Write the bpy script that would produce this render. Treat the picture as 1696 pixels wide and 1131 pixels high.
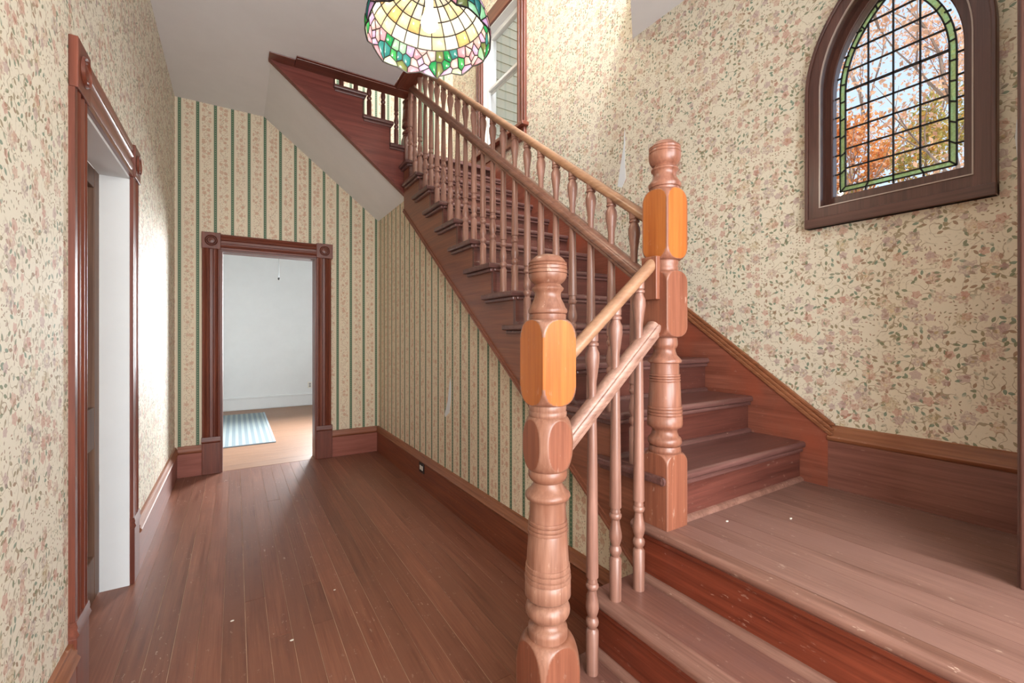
import bpy, math, random
from mathutils import Vector, Matrix
random.seed(7)
scene = bpy.context.scene
C = scene.collection
for o in list(bpy.data.objects): bpy.data.objects.remove(o)

# ------------------------------------------------------------------ camera, world, light, exposure
TH = 0.5612
cam = bpy.data.cameras.new('camera'); cam_o = bpy.data.objects.new('camera', cam); C.objects.link(cam_o)
cam_o.location = (0, 0, 1.27); cam_o.rotation_euler = (math.pi/2, 0, -TH)
cam.sensor_width = 36; cam.lens = 729.0*36/1696; cam.shift_y = -10.1/1696; cam.clip_start = .02
scene.camera = cam_o
w = bpy.data.worlds.new('world'); scene.world = w; w.use_nodes = True
wn = w.node_tree.nodes; wl = w.node_tree.links
bg = wn['Background']; sky = wn.new('ShaderNodeTexSky'); sky.sky_type = 'NISHITA'; sky.sun_disc = False
sky.sun_elevation = math.radians(38); sky.sun_rotation = math.radians(200); sky.air_density = 1.0; sky.dust_density = 3.0
hz = wn.new('ShaderNodeMix'); hz.data_type = 'RGBA'; hz.inputs[0].default_value = .55; hz.inputs[7].default_value = (3.0, 3.5, 4.2, 1)   # autumn haze
wl.new(sky.outputs[0], hz.inputs[6]); wl.new(hz.outputs[2], bg.inputs[0]); bg.inputs[1].default_value = 0.225
vs = scene.view_settings; vs.view_transform = 'Standard'; vs.look = 'None'; vs.exposure = 0.66; vs.gamma = 1; vs.use_curve_mapping = False

sun = bpy.data.lights.new('sun', 'SUN'); sun.energy = 3.2; sun.angle = math.radians(3); sun.color = (1, .95, .86)
sun_o = bpy.data.objects.new('sun', sun); C.objects.link(sun_o); sun_o.rotation_euler = Vector((1, .12, -.95)).to_track_quat('-Z', 'Y').to_euler()
def area(name, loc, target, sx, sy, power, color=(1, 1, 1)):
    l = bpy.data.lights.new(name, 'AREA'); l.shape = 'RECTANGLE'; l.size = sx; l.size_y = sy; l.energy = power; l.color = color
    o = bpy.data.objects.new(name, l); C.objects.link(o); o.location = loc
    o.rotation_euler = (Vector(target)-Vector(loc)).to_track_quat('-Z', 'Y').to_euler(); return o
# added area lamps that carry daylight in from invented openings out of view
area('added_front_daylight', (0.45, -1.52, 1.45), (0.6, 3, 1.3), 1.5, 2.1, 72, (.93, .97, 1))  # added lamp; the glazed door behind the camera is invented
area('added_landing_daylight', (1.75, -1.52, 2.1), (1.9, 3, 1.3), .8, 1.7, 30, (.93, .97, 1))  # added lamp; the landing window behind the camera is invented
area('added_upstairs_daylight', (1.0, -1.5, 5.0), (1.7, 3.6, 3.9), 1.5, 1.2, 80, (.94, .97, 1))  # added lamp; the upstairs front window is invented, never in view
area('added_well_daylight', (1.5, .6, 5.93), (1.6, 1.4, 3.0), 0.5, .5, 165, (.95, .98, 1))  # added lamp in an invented skylight, to light the stair well from above
bk = area('daylight_back_room', (1.86, 7.5, 1.55), (0.1, 5.0, .8), 1.2, 1.4, 112, (.95, .98, 1)); bk.data.spread = math.radians(110)  # follows the light patch on the hall floor; its side window is invented

# ------------------------------------------------------------------ helpers
def lin(c):
    return tuple((x/12.92 if x <= .04045 else ((x+.055)/1.055)**2.4) for x in (v/255 for v in c)) + (1,)

class NT:
    def __init__(s, name):
        s.m = bpy.data.materials.new(name); s.m.use_nodes = True; s.t = s.m.node_tree; s.n = s.t.nodes; s.l = s.t.links
        s.b = s.n['Principled BSDF']; s.out = s.n['Material Output']
    def node(s, t, **kw):
        n = s.n.new(t)
        for k, v in kw.items(): setattr(n, k, v)
        return n
    def inp(s, n, i, v):
        if hasattr(v, 'is_linked') or isinstance(v, bpy.types.NodeSocket): s.l.new(v, n.inputs[i])
        elif v is not None: n.inputs[i].default_value = v
    def math(s, op, a, b=None, c=None, clamp=False):
        n = s.node('ShaderNodeMath', operation=op, use_clamp=clamp)
        for i, v in enumerate((a, b, c)):
            if v is not None: s.inp(n, i, v)
        return n.outputs[0]
    def vmath(s, op, a, b=None, out=0):
        n = s.node('ShaderNodeVectorMath', operation=op)
        for i, v in enumerate((a, b)):
            if v is not None: s.inp(n, i, v)
        return n.outputs[out]
    def mix(s, f, a, b):
        n = s.node('ShaderNodeMix', data_type='RGBA'); s.inp(n, 0, f); s.inp(n, 6, a); s.inp(n, 7, b); return n.outputs[2]
    def sep(s, v):
        n = s.node('ShaderNodeSeparateXYZ'); s.inp(n, 0, v); return n.outputs
    def comb(s, x, y, z=0.0):
        n = s.node('ShaderNodeCombineXYZ'); s.inp(n, 0, x); s.inp(n, 1, y); s.inp(n, 2, z); return n.outputs[0]
    def ramp(s, f, stops, const=False):
        n = s.node('ShaderNodeValToRGB'); s.inp(n, 0, f); e = n.color_ramp.elements
        if const: n.color_ramp.interpolation = 'CONSTANT'
        while len(e) < len(stops): e.new(.5)
        for x, (p, c) in zip(e, stops): x.position = p; x.color = c
        return n.outputs[0]
    def noise(s, v, scale, detail=4, rough=.55, dist=0):
        n = s.node('ShaderNodeTexNoise'); s.inp(n, 'Vector', v); n.inputs['Scale'].default_value = scale
        n.inputs['Detail'].default_value = detail; n.inputs['Roughness'].default_value = rough; n.inputs['Distortion'].default_value = dist
        return n.outputs[0]
    def lt(s, a, b): return s.math('LESS_THAN', a, b)
    def gt(s, a, b): return s.math('GREATER_THAN', a, b)
    def mul(s, a, b): return s.math('MULTIPLY', a, b)
    def add(s, a, b): return s.math('ADD', a, b)
    def sub(s, a, b): return s.math('SUBTRACT', a, b)
    def coord(s, which='Object'):
        return s.node('ShaderNodeTexCoord').outputs[which]
    def bump(s, h, strength=.2, dist=.002):
        n = s.node('ShaderNodeBump'); n.inputs['Strength'].default_value = strength; n.inputs['Distance'].default_value = dist
        s.inp(n, 'Height', h); s.l.new(n.outputs[0], s.b.inputs['Normal'])

MATS = {}
def wood(name, dark, light, axis='Z', rough=.42, scuff=.0, scuffcol=(215, 190, 170), rnd=.18, grain=1.0, coat=.0, wear=None):
    if name in MATS: return MATS[name]
    s = NT(name); co = s.coord()
    ri = s.node('ShaderNodeObjectInfo').outputs['Random']
    off = s.vmath('ADD', co, s.comb(s.mul(ri, 7.3), s.mul(ri, 3.1), s.mul(ri, 5.7)))
    sc = {'X': (1.6, 26, 26), 'Y': (26, 1.6, 26), 'Z': (26, 26, 1.6)}[axis]
    st = s.vmath('MULTIPLY', off, sc)
    n1 = s.noise(st, 1.0, 5, .6, .6)
    fine = s.vmath('MULTIPLY', off, tuple(x*(5 if x > 5 else 1.6) for x in sc))
    n2 = s.noise(fine, 1.0, 3, .6, .2)
    g = s.add(s.mul(n1, .62), s.mul(n2, .38))
    col = s.ramp(g, [(.33, lin(dark)), (.68, lin(light))])
    if rnd:
        v = s.add(1-rnd/2, s.mul(ri, rnd))
        col = s.vmath('SCALE', col, None); sn = col.node; s.inp(sn, 'Scale', v)
    if wear:
        big = s.noise(off, 3.0, 4, .6)
        col = s.mix(s.ramp(big, [(.45, (0, 0, 0, 1)), (.68, (1, 1, 1, 1))]), col, lin(wear))
    if scuff:
        a = s.noise(s.vmath('MULTIPLY', off, tuple(60 if x > 5 else 22 for x in sc)), 1.0, 3, .7)
        bn = s.noise(off, 2.2, 2)
        m = s.mul(s.ramp(a, [(.64, (0, 0, 0, 1)), (.70, (1, 1, 1, 1))]), s.ramp(bn, [(.4, (0, 0, 0, 1)), (.65, (1, 1, 1, 1))]))
        col = s.mix(s.mul(m, scuff), col, lin(scuffcol))
    s.l.new(col, s.b.inputs['Base Color'])
    rr = s.add(rough-.07, s.mul(n1, .16)); s.l.new(rr, s.b.inputs['Roughness'])
    s.b.inputs['Coat Weight'].default_value = coat; s.b.inputs['Coat Roughness'].default_value = .25
    s.bump(g, .12*grain, .002)
    MATS[name] = s.m; return s.m

def plain(name, c, rough=.6, metal=0, noise=.06):
    if name in MATS: return MATS[name]
    s = NT(name); n = s.noise(s.coord(), 6, 5, .6)
    lc = lin(c); d = tuple(x*(1-noise) for x in lc[:3])+(1,); h = tuple(min(1, x*(1+noise)) for x in lc[:3])+(1,)
    s.l.new(s.ramp(n, [(.3, d), (.7, h)]), s.b.inputs['Base Color'])
    s.b.inputs['Roughness'].default_value = rough; s.b.inputs['Metallic'].default_value = metal
    fn = s.noise(s.coord(), 180, 2); s.bump(fn, .05, .001)
    MATS[name] = s.m; return s.m

def plane_uv(s, plane):
    x, y, z = s.sep(s.coord())
    return (y, z) if plane == 'X' else (x, z)

def blossom_layer(s, u, v, cell, size, petals, keep, seed, sx=1.0):
    """round many-petalled flowers on jittered cells: returns mask, ring value, random colour"""
    p = s.comb(s.add(s.mul(u, 1/cell*sx), seed), s.add(s.mul(v, 1/cell), seed*1.7))
    vo = s.node('ShaderNodeTexVoronoi', voronoi_dimensions='2D', feature='F1'); s.inp(vo, 'Vector', p); vo.inputs['Scale'].default_value = 1; vo.inputs['Randomness'].default_value = .75
    loc = s.vmath('SUBTRACT', p, vo.outputs['Position']); lx, ly, _ = s.sep(loc)
    cr, cg, cb = s.sep(vo.outputs['Color'])
    ang = s.math('ARCTAN2', ly, lx)
    r = s.math('SQRT', s.add(s.mul(lx, lx), s.mul(ly, ly)))
    wob = s.mul(s.math('COSINE', s.add(s.mul(ang, float(petals)), s.mul(cb, 6.28))), .16)
    edge = s.mul(s.add(1.0, wob), s.mul(s.add(.65, s.mul(cg, .5)), size))
    q = s.math('DIVIDE', r, edge)
    m = s.mul(s.lt(q, 1.0), s.lt(cr, keep))
    return m, q, cg, cb, ang

def leaf_layer(s, u, v, cell, ln, wd, keep, seed, rand=.9):
    p = s.comb(s.add(s.mul(u, 1/cell), seed), s.add(s.mul(v, 1/cell), seed*2.3))
    vo = s.node('ShaderNodeTexVoronoi', voronoi_dimensions='2D', feature='F1'); s.inp(vo, 'Vector', p); vo.inputs['Scale'].default_value = 1; vo.inputs['Randomness'].default_value = rand
    loc = s.vmath('SUBTRACT', p, vo.outputs['Position']); lx, ly, _ = s.sep(loc)
    cr, cg, cb = s.sep(vo.outputs['Color'])
    a = s.mul(cg, 6.283); ca = s.math('COSINE', a); sa = s.math('SINE', a)
    x2 = s.add(s.mul(lx, ca), s.mul(ly, sa)); y2 = s.sub(s.mul(ly, ca), s.mul(lx, sa))
    ex = s.math('DIVIDE', x2, ln); ey = s.math('DIVIDE', y2, wd)
    e = s.add(s.math('ABSOLUTE', s.mul(ey, 1.0)), s.mul(ex, ex))
    return s.mul(s.lt(e, 1.0), s.lt(cr, keep)), cb

def floral(name, plane, base=(234, 224, 200), fade=1.0):
    s = NT(name); u, v = plane_uv(s, plane)
    wob = s.noise(s.comb(u, v), 9.0, 2); u2 = s.add(u, s.mul(s.sub(wob, .5), .02))
    B = lin(base)
    clusters = s.noise(s.comb(u2, v), 8.5, 2, .5)
    cl = s.ramp(clusters, [(.40, (0, 0, 0, 1)), (.50, (1, 1, 1, 1))])
    col = B
    sp = s.math('LESS_THAN', s.noise(s.comb(u, v), 420, 1), .36)          # faint printed dots of the ground
    col = s.mix(s.mul(sp, .22), col, lin((205, 186, 148)))
    st = s.math('LESS_THAN', s.math('ABSOLUTE', s.sub(s.noise(s.comb(u2, v), 21, 1, .4), .5)), .011)
    col = s.mix(s.mul(s.mul(st, cl), .75), col, lin((150, 132, 100)))
    m, cb = leaf_layer(s, u, v, .0135, .42, .17, .55, 31.0)
    col = s.mix(s.mul(s.mul(m, s.sub(1.25, cl)), .70), col, s.ramp(cb, [(0, lin((150, 118, 92))), (.5, lin((142, 138, 104))), (1, lin((176, 132, 112)))]))
    m, cb = leaf_layer(s, u2, v, .0235, .46, .22, .62, 3.0)
    lc = s.ramp(cb, [(0, lin((112, 124, 92))), (.3, lin((146, 132, 98))), (.55, lin((108, 134, 112))), (.8, lin((150, 118, 90))), (1, lin((130, 142, 104)))], True)
    col = s.mix(s.mul(s.mul(m, cl), .85*fade), col, lc)
    m, q, cg, cb, ang = blossom_layer(s, u2, v, .076, .34, 7, .62, 11.0)
    pc = s.ramp(cb, [(0, lin((196, 156, 140))), (.28, lin((206, 176, 146))), (.5, lin((174, 148, 144))), (.75, lin((196, 164, 148))), (.9, lin((190, 172, 132)))], True)
    ring = s.gt(s.math('SINE', s.add(s.mul(q, 17.0), s.mul(s.math('COSINE', s.mul(ang, 9.0)), 1.3))), .55)
    pc2 = s.mix(s.mul(ring, .45), pc, lin((150, 104, 92)))
    pc3 = s.mix(s.mul(s.lt(q, .26), .6), pc2, lin((216, 190, 130)))
    veil = s.ramp(s.noise(s.comb(u, v), 130, 2), [(.40, (0, 0, 0, 1)), (.55, (1, 1, 1, 1))])
    col = s.mix(s.mul(m, s.mul(s.add(.16, s.mul(veil, .46)), fade)), col, pc3)
    m, q, cg, cb, ang = blossom_layer(s, u2, v, .047, .34, 5, .34, 57.0)
    pc = s.ramp(cb, [(0, lin((196, 132, 116))), (.4, lin((206, 160, 140))), (.7, lin((182, 148, 150)))], True)
    pc = s.mix(s.mul(s.gt(s.math('SINE', s.mul(q, 14.0)), .5), .45), pc, lin((146, 106, 90)))
    col = s.mix(s.mul(m, .55*fade), col, pc)
    s.l.new(col, s.b.inputs['Base Color']); s.b.inputs['Roughness'].default_value = .62
    s.bump(s.noise(s.comb(u, v), 260, 2), .06, .001)
    return s.m

def striped(name, plane, phase):
    s = NT(name); u, v = plane_uv(s, plane); P = .1337
    t = s.sub(s.math('FRACT', s.add(s.math('DIVIDE', s.sub(u, phase), P), 50.5)), .5)     # -0.5..0.5, 0 = middle of green
    d = s.math('ABSOLUTE', s.mul(t, P))
    col = lin((226, 212, 186))
    # trailing sprigs in the pale band
    uc = s.mul(s.sub(s.math('FRACT', s.add(s.math('DIVIDE', s.sub(u, phase), P), 50.0)), .5), P)
    band = s.lt(s.math('ABSOLUTE', uc), .037)
    vine = s.lt(s.math('ABSOLUTE', s.sub(uc, s.mul(s.math('SINE', s.mul(v, 46.0)), .02))), .0016)
    col = s.mix(s.mul(vine, .55), col, lin((168, 128, 96)))
    m, cb = leaf_layer(s, u, v, .0135, .44, .24, .62, 4.0)
    col = s.mix(s.mul(s.mul(m, band), .62), col, s.ramp(cb, [(0, lin((194, 152, 124))), (.4, lin((150, 132, 104))), (.7, lin((188, 144, 118)))], True))
    m, q, cg, cb, ang = blossom_layer(s, u, v, .042, .36, 6, .62, 9.0)
    pc = s.mix(s.mul(s.gt(s.math('SINE', s.mul(q, 14.0)), .4), .5), s.ramp(cb, [(0, lin((206, 164, 136))), (.5, lin((212, 174, 146)))], True), lin((170, 116, 92)))
    col = s.mix(s.mul(s.mul(m, band), .72), col, pc)
    # dotted guard lines, then the green ribbon with pale lozenges
    gl = s.mul(s.gt(d, .0165), s.lt(d, .0195)); dots = s.gt(s.math('SINE', s.mul(v, 520.0)), -.2)
    col = s.mix(s.mul(s.mul(gl, dots), .75), col, lin((176, 146, 110)))
    col = s.mix(s.lt(d, .0118), col, lin((84, 112, 86)))
    loz = s.lt(s.add(s.mul(d, 1/.0042), s.math('ABSOLUTE', s.mul(s.sub(s.math('FRACT', s.mul(v, 1/.021)), .5), 3.6))), 1.0)
    col = s.mix(s.mul(loz, .55), col, lin((196, 196, 160)))
    col = s.mix(s.mul(s.mul(s.gt(d, .0092), s.lt(d, .0118)), .5), col, lin((58, 86, 66)))
    s.l.new(col, s.b.inputs['Base Color']); s.b.inputs['Roughness'].default_value = .6
    s.bump(s.noise(s.comb(u, v), 260, 2), .06, .001)
    return s.m

class MB:
    def __init__(s): s.v = []; s.f = []; s.m = []
    def face(s, pts, mi=0):
        i = len(s.v); s.v += [tuple(p) for p in pts]; s.f.append(tuple(range(i, i+len(pts)))); s.m.append(mi)
    def box(s, x0, x1, y0, y1, z0, z1, mi=0):
        i = len(s.v)
        s.v += [(x0, y0, z0), (x1, y0, z0), (x1, y1, z0), (x0, y1, z0), (x0, y0, z1), (x1, y0, z1), (x1, y1, z1), (x0, y1, z1)]
        for q in ((0, 3, 2, 1), (4, 5, 6, 7), (0, 1, 5, 4), (1, 2, 6, 5), (2, 3, 7, 6), (3, 0, 4, 7)):
            s.f.append(tuple(i+k for k in q)); s.m.append(mi)
        return s
    def loft(s, rings, closed=True, caps=True, mi=0):
        n = len(rings[0]); i = len(s.v)
        for r in rings: s.v += [tuple(p) for p in r]
        for a in range(len(rings)-1):
            for k in range(n if closed else n-1):
                k2 = (k+1) % n
                s.f.append((i+a*n+k, i+a*n+k2, i+(a+1)*n+k2, i+(a+1)*n+k)); s.m.append(mi)
        if caps:
            s.f.append(tuple(i+k for k in reversed(range(n)))); s.m.append(mi)
            s.f.append(tuple(i+(len(rings)-1)*n+k for k in range(n))); s.m.append(mi)
        return s
    def extrude(s, poly, fn0, fn1, mi=0):
        """poly: list of 2-D points; fn maps (a,b)->3-D at either end"""
        return s.loft([[fn0(*p) for p in poly], [fn1(*p) for p in poly]], mi=mi)
    def lathe(s, prof, c=(0, 0, 0), n=24, mi=0, caps=True):
        return s.loft([[(c[0]+r*math.cos(2*math.pi*k/n), c[1]+r*math.sin(2*math.pi*k/n), c[2]+z) for k in range(n)] for z, r in prof], caps=caps, mi=mi)
    def tube(s, pts, r, n=8, mi=0):
        rings = []
        for i, p in enumerate(pts):
            p = Vector(p); t = (Vector(pts[min(i+1, len(pts)-1)])-Vector(pts[max(i-1, 0)])).normalized()
            a = t.cross(Vector((0, 0, 1))); a = a.normalized() if a.length > 1e-3 else Vector((1, 0, 0)); b = t.cross(a)
            rr = r[i] if isinstance(r, (list, tuple)) else r
            rings.append([p+a*rr*math.cos(2*math.pi*k/n)+b*rr*math.sin(2*math.pi*k/n) for k in range(n)])
        return s.loft(rings, mi=mi)
    def mesh(s, name, mats, smooth=None):
        me = bpy.data.meshes.new(name); me.from_pydata(s.v, [], s.f)
        for m in (mats if isinstance(mats, (list, tuple)) else [mats]): me.materials.append(m)
        me.polygons.foreach_set('material_index', s.m)
        import bmesh
        bm = bmesh.new(); bm.from_mesh(me); bmesh.ops.recalc_face_normals(bm, faces=bm.faces); bm.to_mesh(me); bm.free()
        if smooth:
            me.polygons.foreach_set('use_smooth', [True]*len(me.polygons)); me.set_sharp_from_angle(angle=math.radians(smooth))
        me.update(); return me
    def build(s, name, mats, parent=None, smooth=None, bevel=0, kind=None, loc=None):
        o = bpy.data.objects.new(name, s.mesh(name, mats, smooth)); C.objects.link(o)
        return finish(o, parent, bevel, kind, loc)

def finish(o, parent=None, bevel=0, kind=None, loc=None):
    if bevel:
        b = o.modifiers.new('edge', 'BEVEL'); b.width = bevel; b.segments = 2; b.limit_method = 'ANGLE'; b.harden_normals = False
    if loc is not None: o.location = loc
    if parent:
        o.parent = parent
        o.location = Vector(o.location)-WORLD.get(parent.name, Vector((0, 0, 0)))
        WORLD[o.name] = WORLD.get(parent.name, Vector((0, 0, 0)))+Vector(o.location)
    else: WORLD[o.name] = Vector(o.location)
    if kind: o['kind'] = kind
    return o
WORLD = {}
def thing(name, loc, label=None, cat=None, group=None, kind=None):
    o = bpy.data.objects.new(name, None); o.empty_display_size = .1; C.objects.link(o); o.location = loc; WORLD[o.name] = Vector(loc)
    return tag(o, label, cat, group, kind)
def tag(o, label=None, cat=None, group=None, kind=None):
    for k, v in (('label', label), ('category', cat), ('group', group), ('kind', kind)):
        if v: o[k] = v
    return o
def copy_of(src, name, parent, loc):
    o = src.copy(); o.name = name; C.objects.link(o); o.parent = None; o.location = loc
    o.parent = parent; o.location = Vector(loc)-WORLD.get(parent.name, Vector((0, 0, 0))) if parent else Vector(loc)
    WORLD[o.name] = Vector(loc); return o

# ------------------------------------------------------------------ measures
XL, XS, XR, YB = -.457, 1.34, 2.24, 4.91
ZC, ZU, YF = 3.398, 5.9, -1.6
L, RS, RUN, N0 = .60, .182, .243, .995            # landing height, riser, going, first nosing
def zt(k): return L+RS*k
def yn(k): return N0+RUN*(k-1)
def zlow(y): return 2.372-.7335*(3.85-y)          # lower edge of the main string

# ------------------------------------------------------------------ materials
PAPER_L = floral('floral_wallpaper_left', 'X', (230, 224, 206)); PAPER_R = floral('floral_wallpaper_right', 'X', (226, 218, 198))
PAPER_F = floral('floral_wallpaper_front', 'Y')
STRIPE_B = striped('striped_wallpaper_back', 'Y', -.423); STRIPE_S = striped('striped_wallpaper_stair', 'X', 4.551)
PLASTER = plain('ceiling_plaster', (228, 228, 230), .8, noise=.02); WHITE = plain('white_paint', (226, 228, 227), .6, noise=.02)
BARE = plain('bare_plaster', (222, 226, 228), .85, noise=.03)
CAS_Z = wood('casing_wood_upright', (84, 38, 26), (128, 66, 46), 'Z', .38, coat=.12); CAS_X = wood('casing_wood_x', (84, 38, 26), (128, 66, 46), 'X', .38, coat=.12)
CAS_Y = wood('casing_wood_y', (88, 42, 30), (134, 72, 52), 'Y', .34, coat=.25)
BASE_X = wood('baseboard_wood_x', (126, 66, 52), (166, 98, 82), 'X', .42); BASE_Y = wood('baseboard_wood_y', (98, 46, 28), (146, 82, 54), 'Y', .40, scuff=.35)
BASE_R = wood('landing_baseboard_wood', (108, 64, 54), (150, 100, 86), 'Y', .38, scuff=.2)
CAP_Y = wood('cap_wood_y', (112, 62, 36), (164, 106, 72), 'Y', .4, scuff=.3); CAP_X = wood('cap_wood_x', (116, 64, 42), (160, 100, 74), 'X', .4)
FLOOR = wood('floor_board_wood', (108, 62, 46), (150, 98, 76), 'Y', .40, scuff=.5, rnd=.34, wear=(126, 80, 62))
LANDB = wood('landing_board_wood', (104, 72, 62), (152, 116, 104), 'Y', .36, scuff=.55, rnd=.10, wear=(134, 100, 90))
DUST = plain('dusty_gap', (190, 160, 134), .95, noise=.35); DARKGAP = plain('dark_gap', (60, 36, 28), .95)
TREAD_Y = wood('entry_tread_wood', (94, 58, 48), (146, 102, 88), 'Y', .30, scuff=.6, coat=.15, wear=(122, 86, 78))
TREAD_X = wood('tread_wood', (76, 46, 42), (122, 84, 78), 'X', .30, scuff=.5, coat=.15)
NOSE_Y = wood('worn_nosing_wood', (100, 66, 54), (152, 112, 98), 'Y', .4, scuff=.9, rnd=0)
RISER_Y = wood('entry_riser_wood', (86, 32, 18), (136, 66, 44), 'Y', .34, scuff=.45, coat=.2); RISER_X = wood('riser_wood', (72, 36, 30), (110, 62, 52), 'X', .30, scuff=.3, coat=.25)
STRING = wood('string_wood', (104, 60, 44), (148, 92, 68), 'Y', .36, rnd=.05); STRING_U = wood('upper_string_wood', (98, 44, 38), (138, 74, 62), 'X', .36, rnd=.05)
SKIRT = wood('skirt_wood', (112, 58, 42), (158, 94, 74), 'Y', .38, scuff=.25, wear=(150, 76, 54))
NEWEL = wood('newel_turned_wood', (118, 76, 60), (174, 128, 106), 'Z', .36, scuff=.35, wear=(134, 84, 62), rnd=.06, coat=.15)
NEWEL2 = wood('landing_newel_wood', (112, 68, 52), (164, 110, 88), 'Z', .34, scuff=.25, rnd=.06, coat=.2)
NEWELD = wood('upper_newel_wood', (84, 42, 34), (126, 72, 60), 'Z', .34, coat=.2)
AMBER = wood('amber_block_wood', (156, 80, 32), (192, 116, 52), 'Z', .34, scuff=.15, rnd=.05, coat=.2)
RUST = wood('rust_block_wood', (116, 66, 48), (158, 98, 74), 'Z', .38, scuff=.4, rnd=.05)
PALEDGE = wood('worn_edge_wood', (176, 128, 100), (222, 184, 156), 'Z', .45, rnd=0)
HAND = wood('handrail_wood', (132, 92, 66), (180, 136, 102), 'Y', .36, rnd=.08, coat=.15); HANDX = wood('handrail_wood_short', (142, 100, 74), (186, 142, 110), 'X', .36, rnd=.08, coat=.15)
MIDR = wood('midrail_wood', (104, 66, 52), (156, 110, 90), 'Y', .36, rnd=.08, coat=.15); MIDRX = wood('midrail_wood_short', (128, 90, 76), (186, 146, 128), 'X', .36, rnd=.08, coat=.15)
BAL = wood('baluster_wood', (112, 74, 60), (166, 122, 106), 'Z', .32, rnd=.16, coat=.25)
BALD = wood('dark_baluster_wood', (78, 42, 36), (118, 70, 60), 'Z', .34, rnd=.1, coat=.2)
WIN = wood('window_frame_wood', (66, 38, 32), (104, 66, 56), 'Z', .36, rnd=.05, coat=.2); WINY = wood('window_sill_wood', (66, 38, 32), (104, 66, 56), 'Y', .36, rnd=.05, coat=.2)
DOORW = wood('panel_door_wood', (82, 54, 40), (128, 94, 72), 'Z', .5)
PINE = wood('back_room_floor_wood', (132, 94, 70), (166, 126, 98), 'X', .45, rnd=.05)
BLACK = plain('black_plastic', (30, 22, 20), .5); IVORY = plain('ivory_plastic', (230, 226, 214), .4); GREYM = plain('dull_metal', (150, 152, 156), .35, .7)

# ------------------------------------------------------------------ walls, ceilings
def rect_with_holes(u0, u1, v0, v1, holes):
    us = sorted({u0, u1, *[h[0] for h in holes], *[h[1] for h in holes]}); vs_ = sorted({v0, v1, *[h[2] for h in holes], *[h[3] for h in holes]})
    for a, b in zip(us, us[1:]):
        for c, d in zip(vs_, vs_[1:]):
            if not any(h[0] <= (a+b)/2 <= h[1] and h[2] <= (c+d)/2 <= h[3] for h in holes): yield a, b, c, d
def wall_x(name, x0, x1, u0, u1, v0, v1, holes, mat):
    m = MB()
    for a, b, c, d in rect_with_holes(u0, u1, v0, v1, holes): m.box(x0, x1, a, b, c, d)
    return m.build(name, mat, kind='structure')
def wall_y(name, y0, y1, u0, u1, v0, v1, holes, mat):
    m = MB()
    for a, b, c, d in rect_with_holes(u0, u1, v0, v1, holes): m.box(a, b, y0, y1, c, d)
    return m.build(name, mat, kind='structure')

LD0, LD1, LDZ = 2.115, 2.935, 2.07        # left doorway
wall_left = wall_x('wall_left', XL-.11, XL, YF, YB, 0, ZU, [(LD0, LD1, 0, LDZ)], PAPER_L)
wall_back = wall_y('wall_back', YB, YB+.14, XL-.11, XR+.2, 0, ZU, [(-.112, .700, 0, 2.058)], STRIPE_B)
wall_front = wall_y('wall_front', YF-.15, YF, XL-.11, XR+.2, 0, ZU, [(-.3, 1.2, .35, 2.5), (1.35, 2.15, 1.25, 2.95), (.2, 1.8, 4.3, 5.6)], PAPER_F)  # window openings here are invented to carry daylight
# right wall with the pointed window hole
WC, E0, ZS = .692, .2715, 2.35            # window centre (Y), arc centre offset, spring line
def arch_z(y, a):
    R = a+E0; return ZS+math.sqrt(max(0, R*R-(abs(y)+E0)**2))
def arch(a, zb, n=16, dy=0.0):
    """outline of a pointed arch of half width a: bottom left (far, +Y) up over the apex to bottom right"""
    R = a+E0; t1 = math.acos(E0/R)
    left = [(a, zb)]+[(R*math.cos(t1*k/n)-E0, ZS+R*math.sin(t1*k/n)) for k in range(n+1)]
    return [(WC+dy+y, z) for y, z in left]+[(WC+dy-y, z) for y, z in reversed(left[:-1])]
HA, HZB = .262, 1.80
m = MB()
top = 2.9
for a, b, c, d in rect_with_holes(YF, YB, 0, ZU, [(WC-HA, WC+HA, HZB, top), (3.44, 4.14, 3.22, 4.47)]): m.box(XR, XR+.16, a, b, c, d)
ys = [WC-HA+2*HA*k/40 for k in range(41)]
for a, b in zip(ys, ys[1:]):
    za, zb = arch_z(a-WC, HA), arch_z(b-WC, HA)
    m.extrude([(a, za), (b, zb), (b, top), (a, top)], lambda p, q: (XR, p, q), lambda p, q: (XR+.16, p, q))
wall_right = m.build('wall_right', PAPER_R, kind='structure')
# stair wall, under the string and the soffit
m = MB(); m.extrude([(1.10, 0), (YB, 0), (YB, 2.545), (3.85, 2.545), (3.85, 2.40), (1.10, zlow(1.10)+.03)], lambda p, q: (XS, p, q), lambda p, q: (XS+.05, p, q))
wall_stair = m.build('wall_stair', STRIPE_S, kind='structure')
# ceiling of the hall, one thick slab round the stair well
m = MB()
m.box(XL, 1.145, YF, 3.78, ZC, 3.65); m.box(XL, .235, 3.78, YB, ZC, 3.65)
m.build('ceiling', PLASTER, kind='structure')
m = MB(); m.extrude([(1.145, YF), (XR, YF), (XR, 2.055), (1.99, 1.84), (1.86, 1.68), (1.145, 1.0)], lambda x, y: (x, y, 3.245), lambda x, y: (x, y, 3.65))
m.build('ceiling_landing', PLASTER, kind='structure')
m = MB()
for a, b, c, d in rect_with_holes(XL-.11, XR+.16, YF-.15, YB+.14, [(1.22, 1.78, .32, .88)]): m.box(a, b, c, d, ZU, ZU+.1)  # hole left for the invented skylight
m.build('ceiling_upstairs', PLASTER, kind='structure')
m = MB(); m.extrude([(XS+.02, 2.515), (.235, ZC), (.235, ZC+.03), (XS+.02, 2.56)], lambda x, z: (x, 3.875, z), lambda x, z: (x, YB, z))
m.build('ceiling_stair_soffit', PLASTER, kind='structure')
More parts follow.
